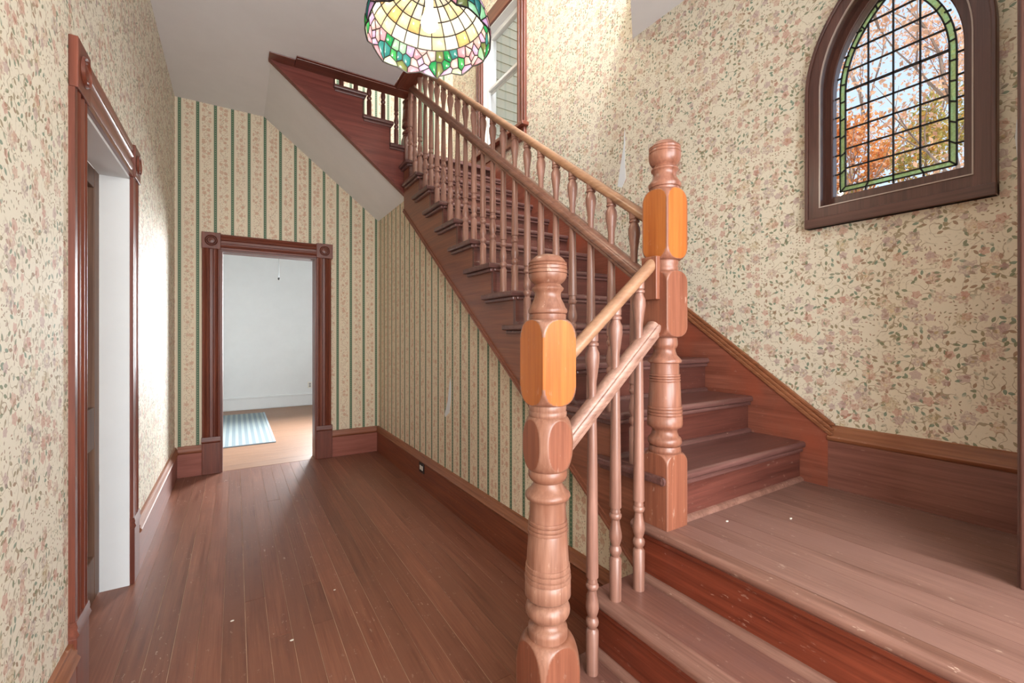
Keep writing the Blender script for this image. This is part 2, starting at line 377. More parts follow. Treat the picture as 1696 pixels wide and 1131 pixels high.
# wood trim round the stair well, under the ceiling
tr = thing('trim_1', (1.2, 3.8, ZC), kind='structure')
MB().box(.395, 1.30, 3.70, 3.862, ZC-.008, ZC).build('well_board', CAS_X, tr, bevel=.004)
MB().box(.395, 1.30, 3.715, 3.745, ZC-.018, ZC-.008).build('well_moulding', CAS_X, tr, bevel=.006)
MB().box(.215, .395, 3.755, 3.862, ZC-.008, ZC).build('end_board', CAS_X, tr, bevel=.004)
MB().box(1.145, 1.30, 1.05, 3.70, ZC-.008, ZC).build('side_board', CAS_Y, tr, bevel=.004)
MB().box(1.16, 1.19, 1.05, 3.715, ZC-.018, ZC-.008).build('side_moulding', CAS_Y, tr, bevel=.006)
# doorway post at the near end of the landing
tr = thing('trim_2', (1.8, .2, L), kind='structure')
MB().box(1.752, 1.80, .13, .2705, L, 3.245).build('post_board', WIN, tr, bevel=.004)
MB().box(1.762, 1.80, .2705, .276, L, 3.245).build('post_bead', WIN, tr)
MB().box(1.80, XR, .15, .23, L, 3.245).build('wall_landing_end', PAPER_F, kind='structure')
# torn places in the wallpaper
def patch_x(parent, x, pts, th=.002):
    m = MB(); m.extrude(pts, lambda p, q: (x, p, q), lambda p, q: (x-th, p, q)); return m.build('torn_paper_patch', BARE, parent)
patch_x(wall_stair, XS, [(2.985, .955), (3.0, .90), (3.03, .78), (3.085, .675), (3.075, .655), (3.0, .70), (2.975, .80), (2.97, .90)])
patch_x(wall_right, XR, [(2.125, 2.67), (2.135, 2.55), (2.165, 2.42), (2.19, 2.30), (2.15, 2.28), (2.115, 2.33), (2.122, 2.45), (2.12, 2.58)])
patch_x(wall_right, XR, [(.335, 2.0), (.352, 2.0), (.356, 1.94), (.35, 1.86), (.335, 1.84)])

# ------------------------------------------------------------------ floors
fl = thing('floor', (.4, 1.6, 0), kind='structure')
MB().box(XL, XS+.1, YF, YB+.14, -.06, -.0022).build('subfloor', DUST, fl)
P = .084; x = -.13-P*4; k = 0
while x < XS:
    a, b = max(x, XL)+random.uniform(.0006, .0015), min(x+P, XS)-random.uniform(.0006, .0015)
    if b-a > .01:
        ends = sorted(random.sample([YF+.2+.35*q for q in range(18)], random.choice([1, 2])))
        ys = [YF]+ends+[YB+.02]
        for y0, y1 in zip(ys, ys[1:]):
            dz = random.uniform(-.0008, .0)
            MB().box(a, b, y0+.0006, y1-.0006, -.02, dz).build('floorboard', FLOOR, fl)
    x += P
# ------------------------------------------------------------------ baseboards
BP = [(0, 0), (.020, 0), (.020, .205), (.026, .212), (.030, .222), (.022, .236), (.022, .246), (.014, .256), (.012, .270), (0, .274)]
BOARD = [(0, 0), (.020, 0), (.020, .205), (0, .205)]; CAPP = [(0, .205), (.021, .205), (.028, .212), (.031, .222), (.022, .234), (.023, .246), (.015, .256), (.012, .270), (0, .274)]
def baseboard(name, mb, mc, f, a, b, z0=0):
    t = thing(name, f(0, (a+b)/2, z0), kind='structure')
    for nm, pr, mt in (('board', BOARD, mb), ('cap_moulding', CAPP, mc)):
        m = MB(); m.extrude(pr, lambda p, q: f(p, a, q+z0), lambda p, q: f(p, b, q+z0)); m.build(nm, mt, t, smooth=50)
    return t
fy = lambda p, s_, z: (s_, YB-p, z)
b1 = baseboard('baseboard_back_1', BASE_X, CAP_X, fy, XL+.02, -.2564)
b2 = baseboard('baseboard_back_2', BASE_X, CAP_X, fy, .8564, XS-.02)
baseboard('baseboard_stair', BASE_Y, CAP_Y, lambda p, s_, z: (XS-p, s_, z), 1.13, YB)
baseboard('baseboard_left_1', BASE_R, CAP_Y, lambda p, s_, z: (XL+p, s_, z), 3.077, YB)
baseboard('baseboard_left_2', BASE_R, CAP_Y, lambda p, s_, z: (XL+p, s_, z), YF, 1.964)
baseboard('baseboard_right', BASE_R, CAP_Y, lambda p, s_, z: (XR-p, s_, z), .23, .905, L)

# ------------------------------------------------------------------ doorways
CW = [(0, 0), (0, .026), (.016, .030), (.026, .020), (.034, .028), (.050, .031), (.058, .019), (.080, .019), (.088, .031), (.104, .028), (.112, .020), (.122, .030), (.138, .026), (.138, 0)]
def rosette_rings(m, c, axis, r):
    for r0, r1, h0, h1 in ((0, r*.45, .010, .006), (r*.55, r*.62, .002, .008), (r*.62, r*.72, .008, .002), (r*.80, r*.90, .002, .009), (r*.90, r, .009, .001)):
        n = 24; R0, R1 = [], []
        for k in range(n):
            ca, sa = math.cos(2*math.pi*k/n), math.sin(2*math.pi*k/n)
            def P3(rr, h): return (c[0]+rr*ca, c[1]-h, c[2]+rr*sa) if axis == 'Y' else (c[0]+h, c[1]+rr*ca, c[2]+rr*sa)
            R0.append(P3(max(r0, .0005), h0)); R1.append(P3(r1, h1))
        m.loft([R0, R1], caps=False)
    return m
def casing_set(t, axis, wall, a0, a1, b0, b1, ztop, zin, ds):
    """a0..b0 outer, a1..b1 inner edges along the wall; profile boards, blocks, plinths"""
    sgn = -1 if axis == 'Y' else 1
    F = (lambda s_, d, z: (s_, wall-d*ds, z)) if axis == 'Y' else (lambda s_, d, z: (wall+d*ds, s_, z))
    def bx(s0, s1, d0, d1, z0, z1):
        p, q = F(s0, d0, z0), F(s1, d1, z1); return MB().box(min(p[0], q[0]), max(p[0], q[0]), min(p[1], q[1]), max(p[1], q[1]), z0, z1)
    wd = a1-a0
    for s0, s1 in ((a0, a1), (b1, b0)):
        m = MB(); pr = [(s0+p*wd/.138, d) for p, d in CW]
        m.extrude(pr, lambda p, d: F(p, d, .30), lambda p, d: F(p, d, zin)); m.build('casing_upright', CAS_Z, t, smooth=40)
        pl = bx(s0-.002, s1, 0, .034, 0, .285).build('plinth_block', CAS_Z, t, bevel=.003)
        cp = MB(); cp.extrude([(0, .285), (.036, .285), (.044, .297), (.036, .312), (.038, .322), (.033, .338), (0, .34)], lambda d, z: F(s0-.004, d, z), lambda d, z: F(s1, d, z)); cp.build('plinth_cap', CAS_X if axis == 'Y' else CAS_Y, pl, smooth=50)
        cb = bx(s0-.003, s1+.003, 0, .040, zin+.0, ztop).build('corner_block', CAS_Z, t, bevel=.003)
        c = F((s0+s1)/2, .040, (zin+ztop)/2)
        rosette_rings(MB(), c, axis, min(wd, ztop-zin)*.36).build('rosette', CAS_Z, cb, smooth=60)
    m = MB(); h = ztop-zin-.008; pr = [(zin+p*h/.138, d) for p, d in CW]
    m.extrude(pr, lambda z, d: F(a1, d, z), lambda z, d: F(b1, d, z)); m.build('casing_head', CAS_X if axis == 'Y' else CAS_Y, t, smooth=40)
d1 = thing('door_1', (.3, YB, 0), kind='structure', label='dark wood doorway casing with corner rosettes in striped wall')
casing_set(d1, 'Y', YB, -.2564, -.117, .8564, .706, 2.2145, 2.066, 1)
for s0, s1 in ((-.117, -.100), (.689, .706)): MB().box(s0, s1, YB-.012, YB+.15, 0, 2.052).build('jamb', CAS_Z, d1)
MB().box(-.117, .706, YB-.012, YB+.15, 2.050, 2.068).build('head_jamb', CAS_X, d1)
MB().box(-.10, .69, YB+.005, YB+.15, -.012, .001).build('threshold', PINE, d1)
d2 = thing('door_2', (XL, 2.43, 0), kind='structure', label='left doorway with fluted dark casing and white reveal')
casing_set(d2, 'X', XL, 1.966, 2.108, 3.075, 2.936, 2.245, 2.078, .62)
MB().box(XL-.112, XL+.012, 2.106, 2.118, 0, 2.075).build('jamb', CAS_Z, d2)
MB().box(XL-.112, XL+.002, 2.926, 2.938, 0, 2.075).build('jamb', WHITE, d2)
MB().box(XL-.112, XL+.002, 2.106, 2.938, 2.064, 2.078).build('head_jamb', WHITE, d2)
MB().box(XL-.16, XL+.005, 2.106, 2.94, -.02, -.001).build('threshold', FLOOR, d2)
# the closed panel door inside the left doorway
pd = thing('panel_door', (XL-.14, 2.52, 0), 'dark varnished panel door closed inside the left doorway', 'door')
xd = XL-.112
MB().box(xd-.040, xd-.030, 2.10, 2.94, .008, 2.07).build('panel_backing', DOORW, pd)
for y0, y1 in ((2.10, 2.19), (2.84, 2.926), (2.47, 2.555)): MB().box(xd-.032, xd, y0, y1, .008, 2.066).build('stile', DOORW, pd, bevel=.003)
for z0, z1 in ((.008, .216), (.73, .927), (1.975, 2.066)):
    for y0, y1 in ((2.19, 2.47), (2.555, 2.84)): MB().box(xd-.032, xd-.001, y0, y1, z0, z1).build('rail', DOORW, pd, bevel=.003)
for z0, z1 in ((.216, .73), (.927, 1.975)):
    for y0, y1 in ((2.19, 2.47), (2.555, 2.84)): MB().box(xd-.032, xd-.018, y0+.03, y1-.03, z0+.03, z1-.03).build('panel', DOORW, pd, bevel=.008)
# ------------------------------------------------------------------ the white back room
BR0, BR1, BRY = -2.6, 1.8, 8.75
wall_y('wall_far', BRY, BRY+.1, BR0, BR1, 0, 3.4, [], WHITE)
wall_x('wall_back_room_right', BR1, BR1+.1, YB+.14, BRY, 0, 3.4, [(6.9, 8.1, .85, 2.25)], WHITE)
wall_x('wall_back_room_left', BR0-.1, BR0, YB+.14, BRY, 0, 3.4, [], WHITE)
MB().box(BR0, BR1, YB+.14, BRY, 3.3, 3.4).build('ceiling_back_room', WHITE, kind='structure')
m = MB(); m.box(BR0, -.112, YB+.14, YB+.15, 0, 3.3); m.box(.70, BR1, YB+.14, YB+.15, 0, 3.3); m.box(-.112, .70, YB+.14, YB+.15, 2.06, 3.3); m.build('wall_back_room_near', WHITE, kind='structure')
w4 = thing('added_side_window', (BR1, 7.5, .85), kind='structure')  # unseen side window, invented to carry daylight into the back room
for y0, y1, z0, z1 in ((6.9, 6.95, .85, 2.25), (8.05, 8.1, .85, 2.25), (6.95, 8.05, .85, .91), (6.95, 8.05, 2.19, 2.25), (6.95, 8.05, 1.53, 1.57)): MB().box(BR1+.02, BR1+.06, y0, y1, z0, z1).build('sash_bar', WHITE, w4)
f2 = thing('floor_back_room', (.3, 6.8, 0), kind='structure')
MB().box(BR0, BR1, YB+.14, BRY, -.06, -.012).build('subfloor', DARKGAP, f2)
y = YB+.145
while y < BRY-.01:
    y2 = min(y+.062, BRY); MB().box(BR0, BR1, y+.0008, y2-.0008, -.02, 0).build('floorboard', PINE, f2); y = y2
bf = thing('baseboard_far', (.4, BRY, 0), kind='structure')
MB().box(BR0, BR1, BRY-.018, BRY, .012, .19).build('board', WHITE, bf, bevel=.003); MB().box(BR0, BR1, BRY-.028, BRY, .19, .225).build('cap_moulding', WHITE, bf, bevel=.008)
s = NT('rug_weave'); ux, uy, uz = s.sep(s.coord())
st = s.math('SINE', s.mul(ux, 92.0)); nn = s.noise(s.comb(s.mul(ux, 160), s.mul(uy, 160)), 1, 2)
s.l.new(s.mix(s.math('ADD', s.mul(s.gt(st, .1), .55), s.mul(nn, .5), clamp=True), lin((112, 130, 140)), lin((168, 178, 176))), s.b.inputs['Base Color']); s.b.inputs['Roughness'].default_value = .95
s.bump(nn, .5, .003)
rug = thing('rug', (-.4, 7.1, 0), 'pale blue grey striped rug on the back room floor', 'rug')
MB().box(-1.2, .40, 5.93, 8.28, .0005, .010).build('rug_pile', s.m, rug, bevel=.004)
m = MB(); m.box(.385, .408, 5.93, 8.28, .0005, .0115); m.build('side_binding', plain('rug_binding', (176, 190, 198), .9), rug)
m = MB(); m.box(-1.2, .408, 5.915, 5.935, .0005, .0115); m.build('end_binding', plain('rug_binding_dark', (120, 130, 136), .9), rug)
def outlet(name, label, F, plate, hole, cover):
    t = thing(name, F(0, 0, 0), label, 'outlet')
    def bx(s0, s1, d0, d1, z0, z1):
        p, q = F(s0, d0, z0), F(s1, d1, z1); return MB().box(*[v for i in range(3) for v in (min(p[i], q[i]), max(p[i], q[i]))])
    bx(-.035, .035, 0, .006, -.057, .057).build('cover_plate', plate, t, bevel=.002)
    for z in (-.026, .014) if cover else (-.024, .016):
        r = bx(-.017, .017, .006, .009, z-.012, z+.02).build('receptacle', hole, t, bevel=.003)
    return t
# two white receptacles side by side on a dark plate let into the stair baseboard
t = thing('wall_outlet', (XS-.02, 3.51, .165), 'dark brown outlet plate with two white receptacles in stair baseboard', 'outlet')
MB().box(XS-.027, XS-.020, 3.455, 3.565, .125, .205).build('cover_plate', BLACK, t, bevel=.002)
for yy in (3.490, 3.530): MB().box(XS-.030, XS-.026, yy-.013, yy+.013, .148, .184).build('receptacle', IVORY, t, bevel=.004)
outlet('wall_outlet', 'white outlet plate low on the far white wall', lambda s_, d, z: (1.15+s_, BRY-d, .37+z), IVORY, plain('socket_grey', (150, 150, 148), .5), True)
t = thing('pull_chain', (.505, 6.8, 2.03), 'thin pull chain with small dark bead hanging in the back room', 'pull chain')
MB().tube([(.505, 6.8, 2.055), (.505, 6.8, 3.30)], .0022, 6).build('chain', GREYM, t); m = MB(); m.lathe([(-.02, .002), (-.012, .011), (0, .014), (.012, .011), (.02, .003)], (.505, 6.8, 2.045), 12); m.build('bead', BLACK, t, smooth=60)

# ------------------------------------------------------------------ entry steps and landing (climb towards +X)
es = thing('entry_steps', (1.0, .4, 0), 'two worn wooden steps with red risers leading up to the landing', 'steps')
YE1, Y0 = 1.13, YF
rx = [.822, 1.035, 1.245]; rz = [0, .2, .4]
for i in range(3):
    m = MB().box(rx[i], rx[i]+.02, Y0, YE1-.012, rz[i], rz[i]+.17).build('riser', RISER_Y, es)
    if i:
        q = MB(); q.extrude([(rx[i], rz[i])]+[(rx[i]-.022*math.cos(a*math.pi/12), rz[i]+.022*math.sin(a*math.pi/12)) for a in range(7)], lambda p, z: (p, Y0, z), lambda p, z: (p, YE1-.012, z)); q.build('quarter_round', NOSE_Y, m, smooth=50)
    c = MB().box(rx[i]-.014, rx[i], Y0, YE1-.012, rz[i]+.148, rz[i]+.168).build('cove_moulding', RISER_Y, m, bevel=.005)
for i, z in ((0, .2), (1, .4)):
    t = MB().box(rx[i]+.035, rx[i+1]+.0, Y0, YE1, z-.032, z).build('tread', TREAD_Y, es, bevel=.003)
    n = MB(); n.extrude([(rx[i]+.035, z-.032), (rx[i]+.035, z)]+[(rx[i]-.014-.014*math.sin(a*math.pi/6), z-.016+.016*math.cos(a*math.pi/6)) for a in range(7)], lambda p, q: (p, Y0, q), lambda p, q: (p, YE1, q)); n.build('worn_nosing', NOSE_Y, t, smooth=50)
MB().box(.842, 1.26, YE1-.03, YE1-.012, 0, .17).build('end_panel', RISER_X, es); MB().box(1.055, 1.26, YE1-.03, YE1-.012, .17, .37).build('end_panel', RISER_X, es)
ld = thing('stair_landing', (1.7, .6, 0), 'broad worn landing of long boards below the arched window', 'landing')
MB().box(1.25, XR, Y0, 1.03, L-.06, L-.022).build('deck', DARKGAP, ld)
n = MB(); n.extrude([(1.275, L-.034), (1.275, L)]+[(1.235-.016*math.sin(a*math.pi/6), L-.017+.017*math.cos(a*math.pi/6)) for a in range(7)], lambda p, q: (p, Y0, q), lambda p, q: (p, YE1, q)); n.build('worn_nosing', NOSE_Y, ld, smooth=50)
x = 1.276
while x < XR-.03:
    x2 = min(x+.083, XR-.021); MB().box(x+.0006, x2-.0006, Y0, 1.03, L-.022, L-random.uniform(0, .0006)).build('landing_board', LANDB, ld); x = x2

# ------------------------------------------------------------------ main staircase (climbs towards +Y)
XT0 = 1.275; XT1 = XR-.022
sc = thing('staircase', (1.75, 2.4, 0), 'main flight of dark wooden stairs climbing along the floral wall', 'staircase')
for k in range(1, 13):
    y, z = yn(k), zt(k)
    t = MB().box(XT0, XT1, y+.012, y+RUN+.035, z-.030, z).build('tread', TREAD_X, sc, bevel=.002)
    n = MB(); n.extrude([(y+.014, z-.030), (y+.014, z)]+[(y+.010-.012*math.sin(a*math.pi/6), z-.015+.015*math.cos(a*math.pi/6)) for a in range(7)], lambda p, q: (XT0-.04, p, q), lambda p, q: (XT1, p, q)); n.build('nosing', TREAD_X, t, smooth=50)
    MB().box(XT0, XT1, y+.008, y+.026, z-.048, z-.030).build('cove_moulding', TREAD_X, t, bevel=.006)
    MB().box(XT0-.042, XT0+.004, y, y+.35, z-.030, z).build('return_nosing', TREAD_X, t, bevel=.008)
    MB().box(XT0-.022, XT0+.004, y+.018, y+.335, z-.050, z-.030).build('return_moulding', TREAD_X, t, bevel=.006)
    r = MB().box(XT0, XT1, y+.024, y+.048, z-RS, z-.030).build('riser', RISER_X, sc)
    q = MB(); q.extrude([(y+.024, z-RS)]+[(y+.024-.018*math.cos(a*math.pi/8), z-RS+.018*math.sin(a*math.pi/8)) for a in range(5)], lambda p, w_: (XT0, p, w_), lambda p, w_: (XT1, p, w_)); q.build('quarter_round', TREAD_X if k > 1 else NOSE_Y, r, smooth=50)
y, z = yn(13), zt(13)
MB().box(XT0, XT1, y+.030, y+.048, z-RS, z-.03).build('riser', RISER_X, sc)
# outer string: saw-toothed board below the treads
m = MB()
for k in range(0, 13):
    a, b = (1.085, yn(1)+.030) if k == 0 else (max(yn(k)+.030, 1.085), min(yn(k+1)+.030, 3.85))
    if b <= a: continue
    top_ = zt(k)-.030 if k else L
    m.extrude([(a, max(zlow(a), .40)), (b, max(zlow(b), .40)), (b, top_), (a, top_)], lambda p, q: (XT0+.002, p, q), lambda p, q: (XS, p, q))
so = m.build('outer_string', STRING, sc)
m = MB()
for o0, o1, xx in ((0, .012, .010), (.012, .030, .005)):
    m.extrude([(1.16, zlow(1.16)+o0), (3.85, zlow(3.85)+o0), (3.85, zlow(3.85)+o1), (1.16, zlow(1.16)+o1)], lambda p, q: (XT0-xx, p, q), lambda p, q: (XT0+.003, p, q))
m.build('string_bead', STRING, so)
# wall skirt with capping
SK = lambda y: .879+.745*(y-.882)
m = MB(); m.extrude([(.905, L), (.905, SK(.905)-.05), (3.87, SK(3.87)-.05), (3.87, 2.6), (3.2, 2.0), (1.5, .75), (1.3, L)], lambda p, q: (XR-.022, p, q), lambda p, q: (XR, p, q))
sk = m.build('wall_skirt', SKIRT, sc)
m = MB()
for o0, o1, xx in ((-.062, -.040, .030), (-.040, -.020, .025), (-.020, .0, .016)):
    m.extrude([(.895, SK(.895)+o0), (3.87, SK(3.87)+o0), (3.87, SK(3.87)+o1), (.88, SK(.88)+o1)], lambda p, q: (XR-xx, p, q), lambda p, q: (XR, p, q))
m.build('skirt_cap', CAP_Y, sk, bevel=.004)
# upper quarter landing and the flight that turns back over the doorway
us = thing('upper_staircase', (.8, 4.4, 2.5), 'short upper flight rising left over the back doorway', 'staircase')
ZA = 2.967
MB().box(1.17, XR, 3.88, YB, ZA-.035, ZA).build('quarter_landing', TREAD_X, us, bevel=.004)
MB().box(1.15, 1.30, 3.835, 3.88, ZA-.032, ZA).build('landing_nosing', TREAD_X, us, bevel=.008)
MB().box(1.15, 1.30, 3.850, 3.88, ZA-.052, ZA-.032).build('cove_moulding', TREAD_X, us, bevel=.005)
MB().box(1.27, XT1, yn(13), 3.90, ZA-.035, ZA).build('landing_nosing', TREAD_X, us, bevel=.008)
ux = [1.15, .918, .685, .45, .22]; uz = [ZA+.187*(k+1) for k in range(5)]
for k in range(4):
    MB().box(ux[k], ux[k]+.018, 3.88, YB, uz[k]-.187, uz[k]-.03).build('riser', RISER_X, us)
    MB().box(ux[k+1], ux[k]+.034, 3.832, YB, uz[k]-.03, uz[k]).build('tread', TREAD_X, us, bevel=.008)
    MB().box(ux[k+1]+.01, ux[k]+.020, 3.850, 3.88, uz[k]-.05, uz[k]-.03).build('cove_moulding', TREAD_X, us, bevel=.005)
ul = lambda x: 2.517+.811*(1.303-x)
m = MB()
for a, b, t_ in ((1.15, 1.325, ZA-.03), (.918, 1.15, uz[0]-.03), (.685, .918, uz[1]-.03), (.45, .685, uz[2]-.03), (.215, .45, uz[3]-.03)):
    m.extrude([(a, ul(a)), (b, ul(b)), (b, t_), (a, t_)], lambda p, q: (p, 3.862, q), lambda p, q: (p, 3.90, q))
so = m.build('outer_string', STRING_U, us)
m = MB()
for o0, o1, yy in ((-.002, .014, .016), (.014, .032, .009)):
    m.extrude([(.215, ul(.215)+o0), (1.325, ul(1.325)+o0), (1.325, ul(1.325)+o1), (.215, ul(.215)+o1)], lambda p, q: (p, 3.862-yy, q), lambda p, q: (p, 3.88, q))
m.build('string_bead', STRING_U, so)
baseboard('baseboard_upper_right', SKIRT, CAP_Y, lambda p, s_, z: (XR-p, s_, z), 3.87, YB, ZA)
baseboard('baseboard_upper_back', BASE_X, CAP_X, fy, 1.17, XR-.02, ZA)

# ------------------------------------------------------------------ newel posts
def sq_block(m, half, z0, z1, rend, bulge, rmax, n=144, c=(0, 0), mi_flat=1, mi_turn=0, flat_bottom=False):
    """square block with turned ends: radius at angle = min(square, R(z))"""
    rows = 56; zs = [z0+(z1-z0)*k/rows for k in range(rows+1)]
    # finer sampling near the ends
    zs = [z0+(z1-z0)*(.5-.5*math.cos(math.pi*k/rows)) for k in range(rows+1)]
    def R(z):
        h = (z1-z0)
        d = min((z-z0) if not flat_bottom else 9, z1-z)
        if d >= bulge: return rmax
        u = 1-d/bulge
        return rend+(rmax-rend)*math.sqrt(max(0, 1-u*u))
    i0 = len(m.v)
    for z in zs:
        for k in range(n):
            a = 2*math.pi*(k+.5)/n
            r = min(half/max(abs(math.cos(a)), abs(math.sin(a))), R(z)); m.v.append((c[0]+r*math.cos(a), c[1]+r*math.sin(a), z))
    for a in range(rows):
        for k in range(n):
            k2 = (k+1) % n; q = (i0+a*n+k, i0+a*n+k2, i0+(a+1)*n+k2, i0+(a+1)*n+k)
            ok = True
            for vi in q:
                x, y, z = m.v[vi]; x -= c[0]; y -= c[1]
                if abs(max(abs(x), abs(y))-half) > 1e-5: ok = False
            m.f.append(q); m.m.append(mi_flat if ok else mi_turn)
    m.f.append(tuple(i0+k for k in reversed(range(n)))); m.m.append(mi_turn); m.f.append(tuple(i0+rows*n+k for k in range(n))); m.m.append(mi_turn)
    return m
def turn(c, prof, n=40): return MB().lathe([(z, r) for z, r in prof], (c[0], c[1], 0), n)

def bead3(z0, r0, r1, nb=3, pitch=.009, h=.0028):
    out = []
    for i in range(nb):
        zz = z0-i*pitch; f = i/max(1, nb-1); r = r0+(r1-r0)*f
        out += [(zz, r-.001), (zz-.001, r+h), (zz-pitch*.5, r+h*1.3), (zz-pitch*.8, r+h), (zz-pitch*.9, r-.001)]
    return out

c1 = (.783, 1.047)
Z1 = lambda y: 1.27-(y-555.4)/559.5
nw = thing('newel_post', (c1[0], c1[1], 0), 'large turned newel post with amber block at foot of steps', 'newel post')
m = MB(); sq_block(m, .070, 0, .388, .060, .105, .095, c=c1, flat_bottom=True); m.build('base_block', [NEWEL, RUST], nw, smooth=35)
prof = [(.380, .054), (Z1(1052), .0575), (Z1(1040), .0590), (Z1(1034), .0575), (Z1(1031), .050), (Z1(1027), .0435), (Z1(1024), .0425)]
for k in range(11): a = -math.pi*.42+math.pi*.84*k/10; prof.append((Z1(1005)+.030*math.sin(a), .0355+.0305*math.cos(a)))
prof += [(Z1(988.5), .0435), (Z1(986.5), .0450), (Z1(985), .0620), (Z1(981), .0680), (Z1(958), .0675)]
prof += [(z, r) for z, r in reversed(bead3(Z1(931), .0625, .0655, 3, .0155, .0025))]
prof += [(Z1(925), .0622), (Z1(882), .0575)]
prof += [(z, r) for z, r in reversed(bead3(Z1(858), .0545, .0565, 3, .0125, .0025))]
prof += [(Z1(850), .0540), (Z1(829), .0525), (Z1(825), .0540), (Z1(823), .0630), (Z1(819), .0665), (Z1(815), .0660), (Z1(811), .058), (Z1(806), .050), (Z1(799), .043), (Z1(796), .042), (Z1(794), .048), (Z1(790), .054), (Z1(786), .0575), (Z1(779), .0575), (Z1(775), .054)]
turn(c1, sorted(prof)).build('turned_shaft', NEWEL, nw, smooth=50)
m = MB(); sq_block(m, .0605, Z1(777), Z1(687), .050, .078, .0745, c=c1); m.build('rounded_block', [NEWEL, RUST], nw, smooth=35)
turn(c1, [(Z1(690), .052), (Z1(688), .0555), (Z1(681), .0565), (Z1(679), .0535), (Z1(676), .0550), (Z1(671), .0550), (Z1(667), .052)]).build('neck_ring', NEWEL, nw, smooth=50)
m = MB(); sq_block(m, .060, Z1(670), Z1(529), .050, .060, .0835, c=c1); m.build('upper_block', [NEWEL, AMBER], nw, smooth=35)
fin = [(Z1(533), .050), (Z1(530), .0535), (Z1(521), .0545), (Z1(520), .0520), (Z1(519), .0560), (Z1(516), .0580), (Z1(512.5), .0570), (Z1(510), .053), (Z1(503), .0480), (Z1(495), .0405), (Z1(489), .0380), (Z1(484), .0400), (Z1(481), .0460), (Z1(478), .0470), (Z1(476), .0445), (Z1(475), .0420)]
for k in range(1, 15):
    zz = Z1(475)+(Z1(421.2)-Z1(475))*k/15; t_ = k/15
    r = .0575*(1-abs((t_-.47)/(.50 if t_ < .47 else .56))**2.6)**.5 if True else 0
    fin.append((zz, max(r, .02)))
for yg in (437, 442, 448, 454): fin += [(Z1(yg)-.0012, .0570), (Z1(yg), .0548), (Z1(yg)+.0012, .0570)]
fin += [(Z1(421.2), .012)]
turn(c1, sorted(fin)).build('ball_finial', NEWEL, nw, smooth=38)

Z2 = lambda y: 1.27-(y-555.4)/466.8
def landing_newel(c, dz, matT, matF, matE, label, base_z, front=None):
    t = thing('newel_post', (c[0], c[1], base_z), label, 'newel post')
    h = .0555
    m = MB(); sq_block(m, h, base_z-dz, Z2(748), .048, .035, .0762, c=c, flat_bottom=True); m.build('base_block', [matT, matF], t, smooth=35, loc=(0, 0, dz))
    pr = [(Z2(751), .044), (Z2(748), .0545), (Z2(744), .0560), (Z2(738), .052)]
    for k in range(9): a = -math.pi*.42+math.pi*.84*k/8; pr.append((Z2(730)+.017*math.sin(a), .045+.0135*math.cos(a)))
    pr += [(Z2(716), .0440), (Z2(713), .0425), (Z2(709), .0460), (Z2(706), .0590), (Z2(702), .0612), (Z2(688), .0600)]
    pr += [(z, r) for z, r in reversed(bead3(Z2(672), .0570, .0580, 3, .011, .0020))]
    pr += [(Z2(668), .0565), (Z2(633), .0530)]+[(z, r) for z, r in reversed(bead3(Z2(619), .0505, .0515, 3, .009, .0020))]
    pr += [(Z2(614), .0500), (Z2(603), .0490), (Z2(601), .0500), (Z2(600), .0565), (Z2(597), .0580), (Z2(594), .0540), (Z2(588), .0420), (Z2(581), .0370), (Z2(577), .0380), (Z2(574), .0430), (Z2(570), .0445), (Z2(564), .0440), (Z2(560), .0425), (Z2(557), .040)]
    turn(c, sorted(pr)).build('turned_shaft', matT, t, smooth=50, loc=(0, 0, dz))
    m = MB(); sq_block(m, h, Z2(559), Z2(449), .042, .040, .0765, c=c); m.build('middle_block', [matT, matF], t, smooth=35, loc=(0, 0, dz))
    turn(c, [(Z2(452), .042), (Z2(449), .046), (Z2(444), .047), (Z2(441), .044), (Z2(437), .047), (Z2(432), .047), (Z2(428), .042)]).build('neck_ring', matT, t, smooth=50, loc=(0, 0, dz))
    m = MB(); sq_block(m, h, Z2(432), Z2(314), .044, .050, .0768, c=c); m.build('upper_block', [matE, AMBER if front else matF], t, smooth=35, loc=(0, 0, dz))
    fn = [(Z2(318), .046), (Z2(315), .0500), (Z2(311), .0500), (Z2(310), .0540), (Z2(306), .0565), (Z2(303), .0550), (Z2(300), .050), (Z2(294), .0420), (Z2(289), .0390), (Z2(284), .0410), (Z2(281), .0470), (Z2(279), .0470), (Z2(277.5), .0420)]
    for k in range(1, 14):
        t_ = k/14; zz = Z2(277.5)+(Z2(230.6)-Z2(277.5))*t_
        fn.append((zz, max(.018, .0555*(1-abs((t_-.47)/(.52 if t_ < .47 else .55))**2.5)**.5)))
    for yg in (243.5, 248, 253): fn += [(Z2(yg)-.0012, .0545), (Z2(yg), .0525), (Z2(yg)+.0012, .0545)]
    fn.append((Z2(230.6), .012))
    turn(c, sorted(fn)).build('ball_finial', matT, t, smooth=38, loc=(0, 0, dz))
    return t
c2 = (1.3015, 1.0435)
n2 = landing_newel(c2, 0, NEWEL2, RUST, NEWEL2, 'turned newel post with amber block standing on the landing corner', L, True)
MB().box(1.226, 1.247, 1.018, 1.084, 1.395, 1.545).build('rail_plate', RUST, n2, bevel=.003)
c3 = (1.335, 3.885)
landing_newel(c3, 2.2, NEWELD, NEWELD, NEWELD, 'dark turned newel post at the top of the main flight', 2.62)

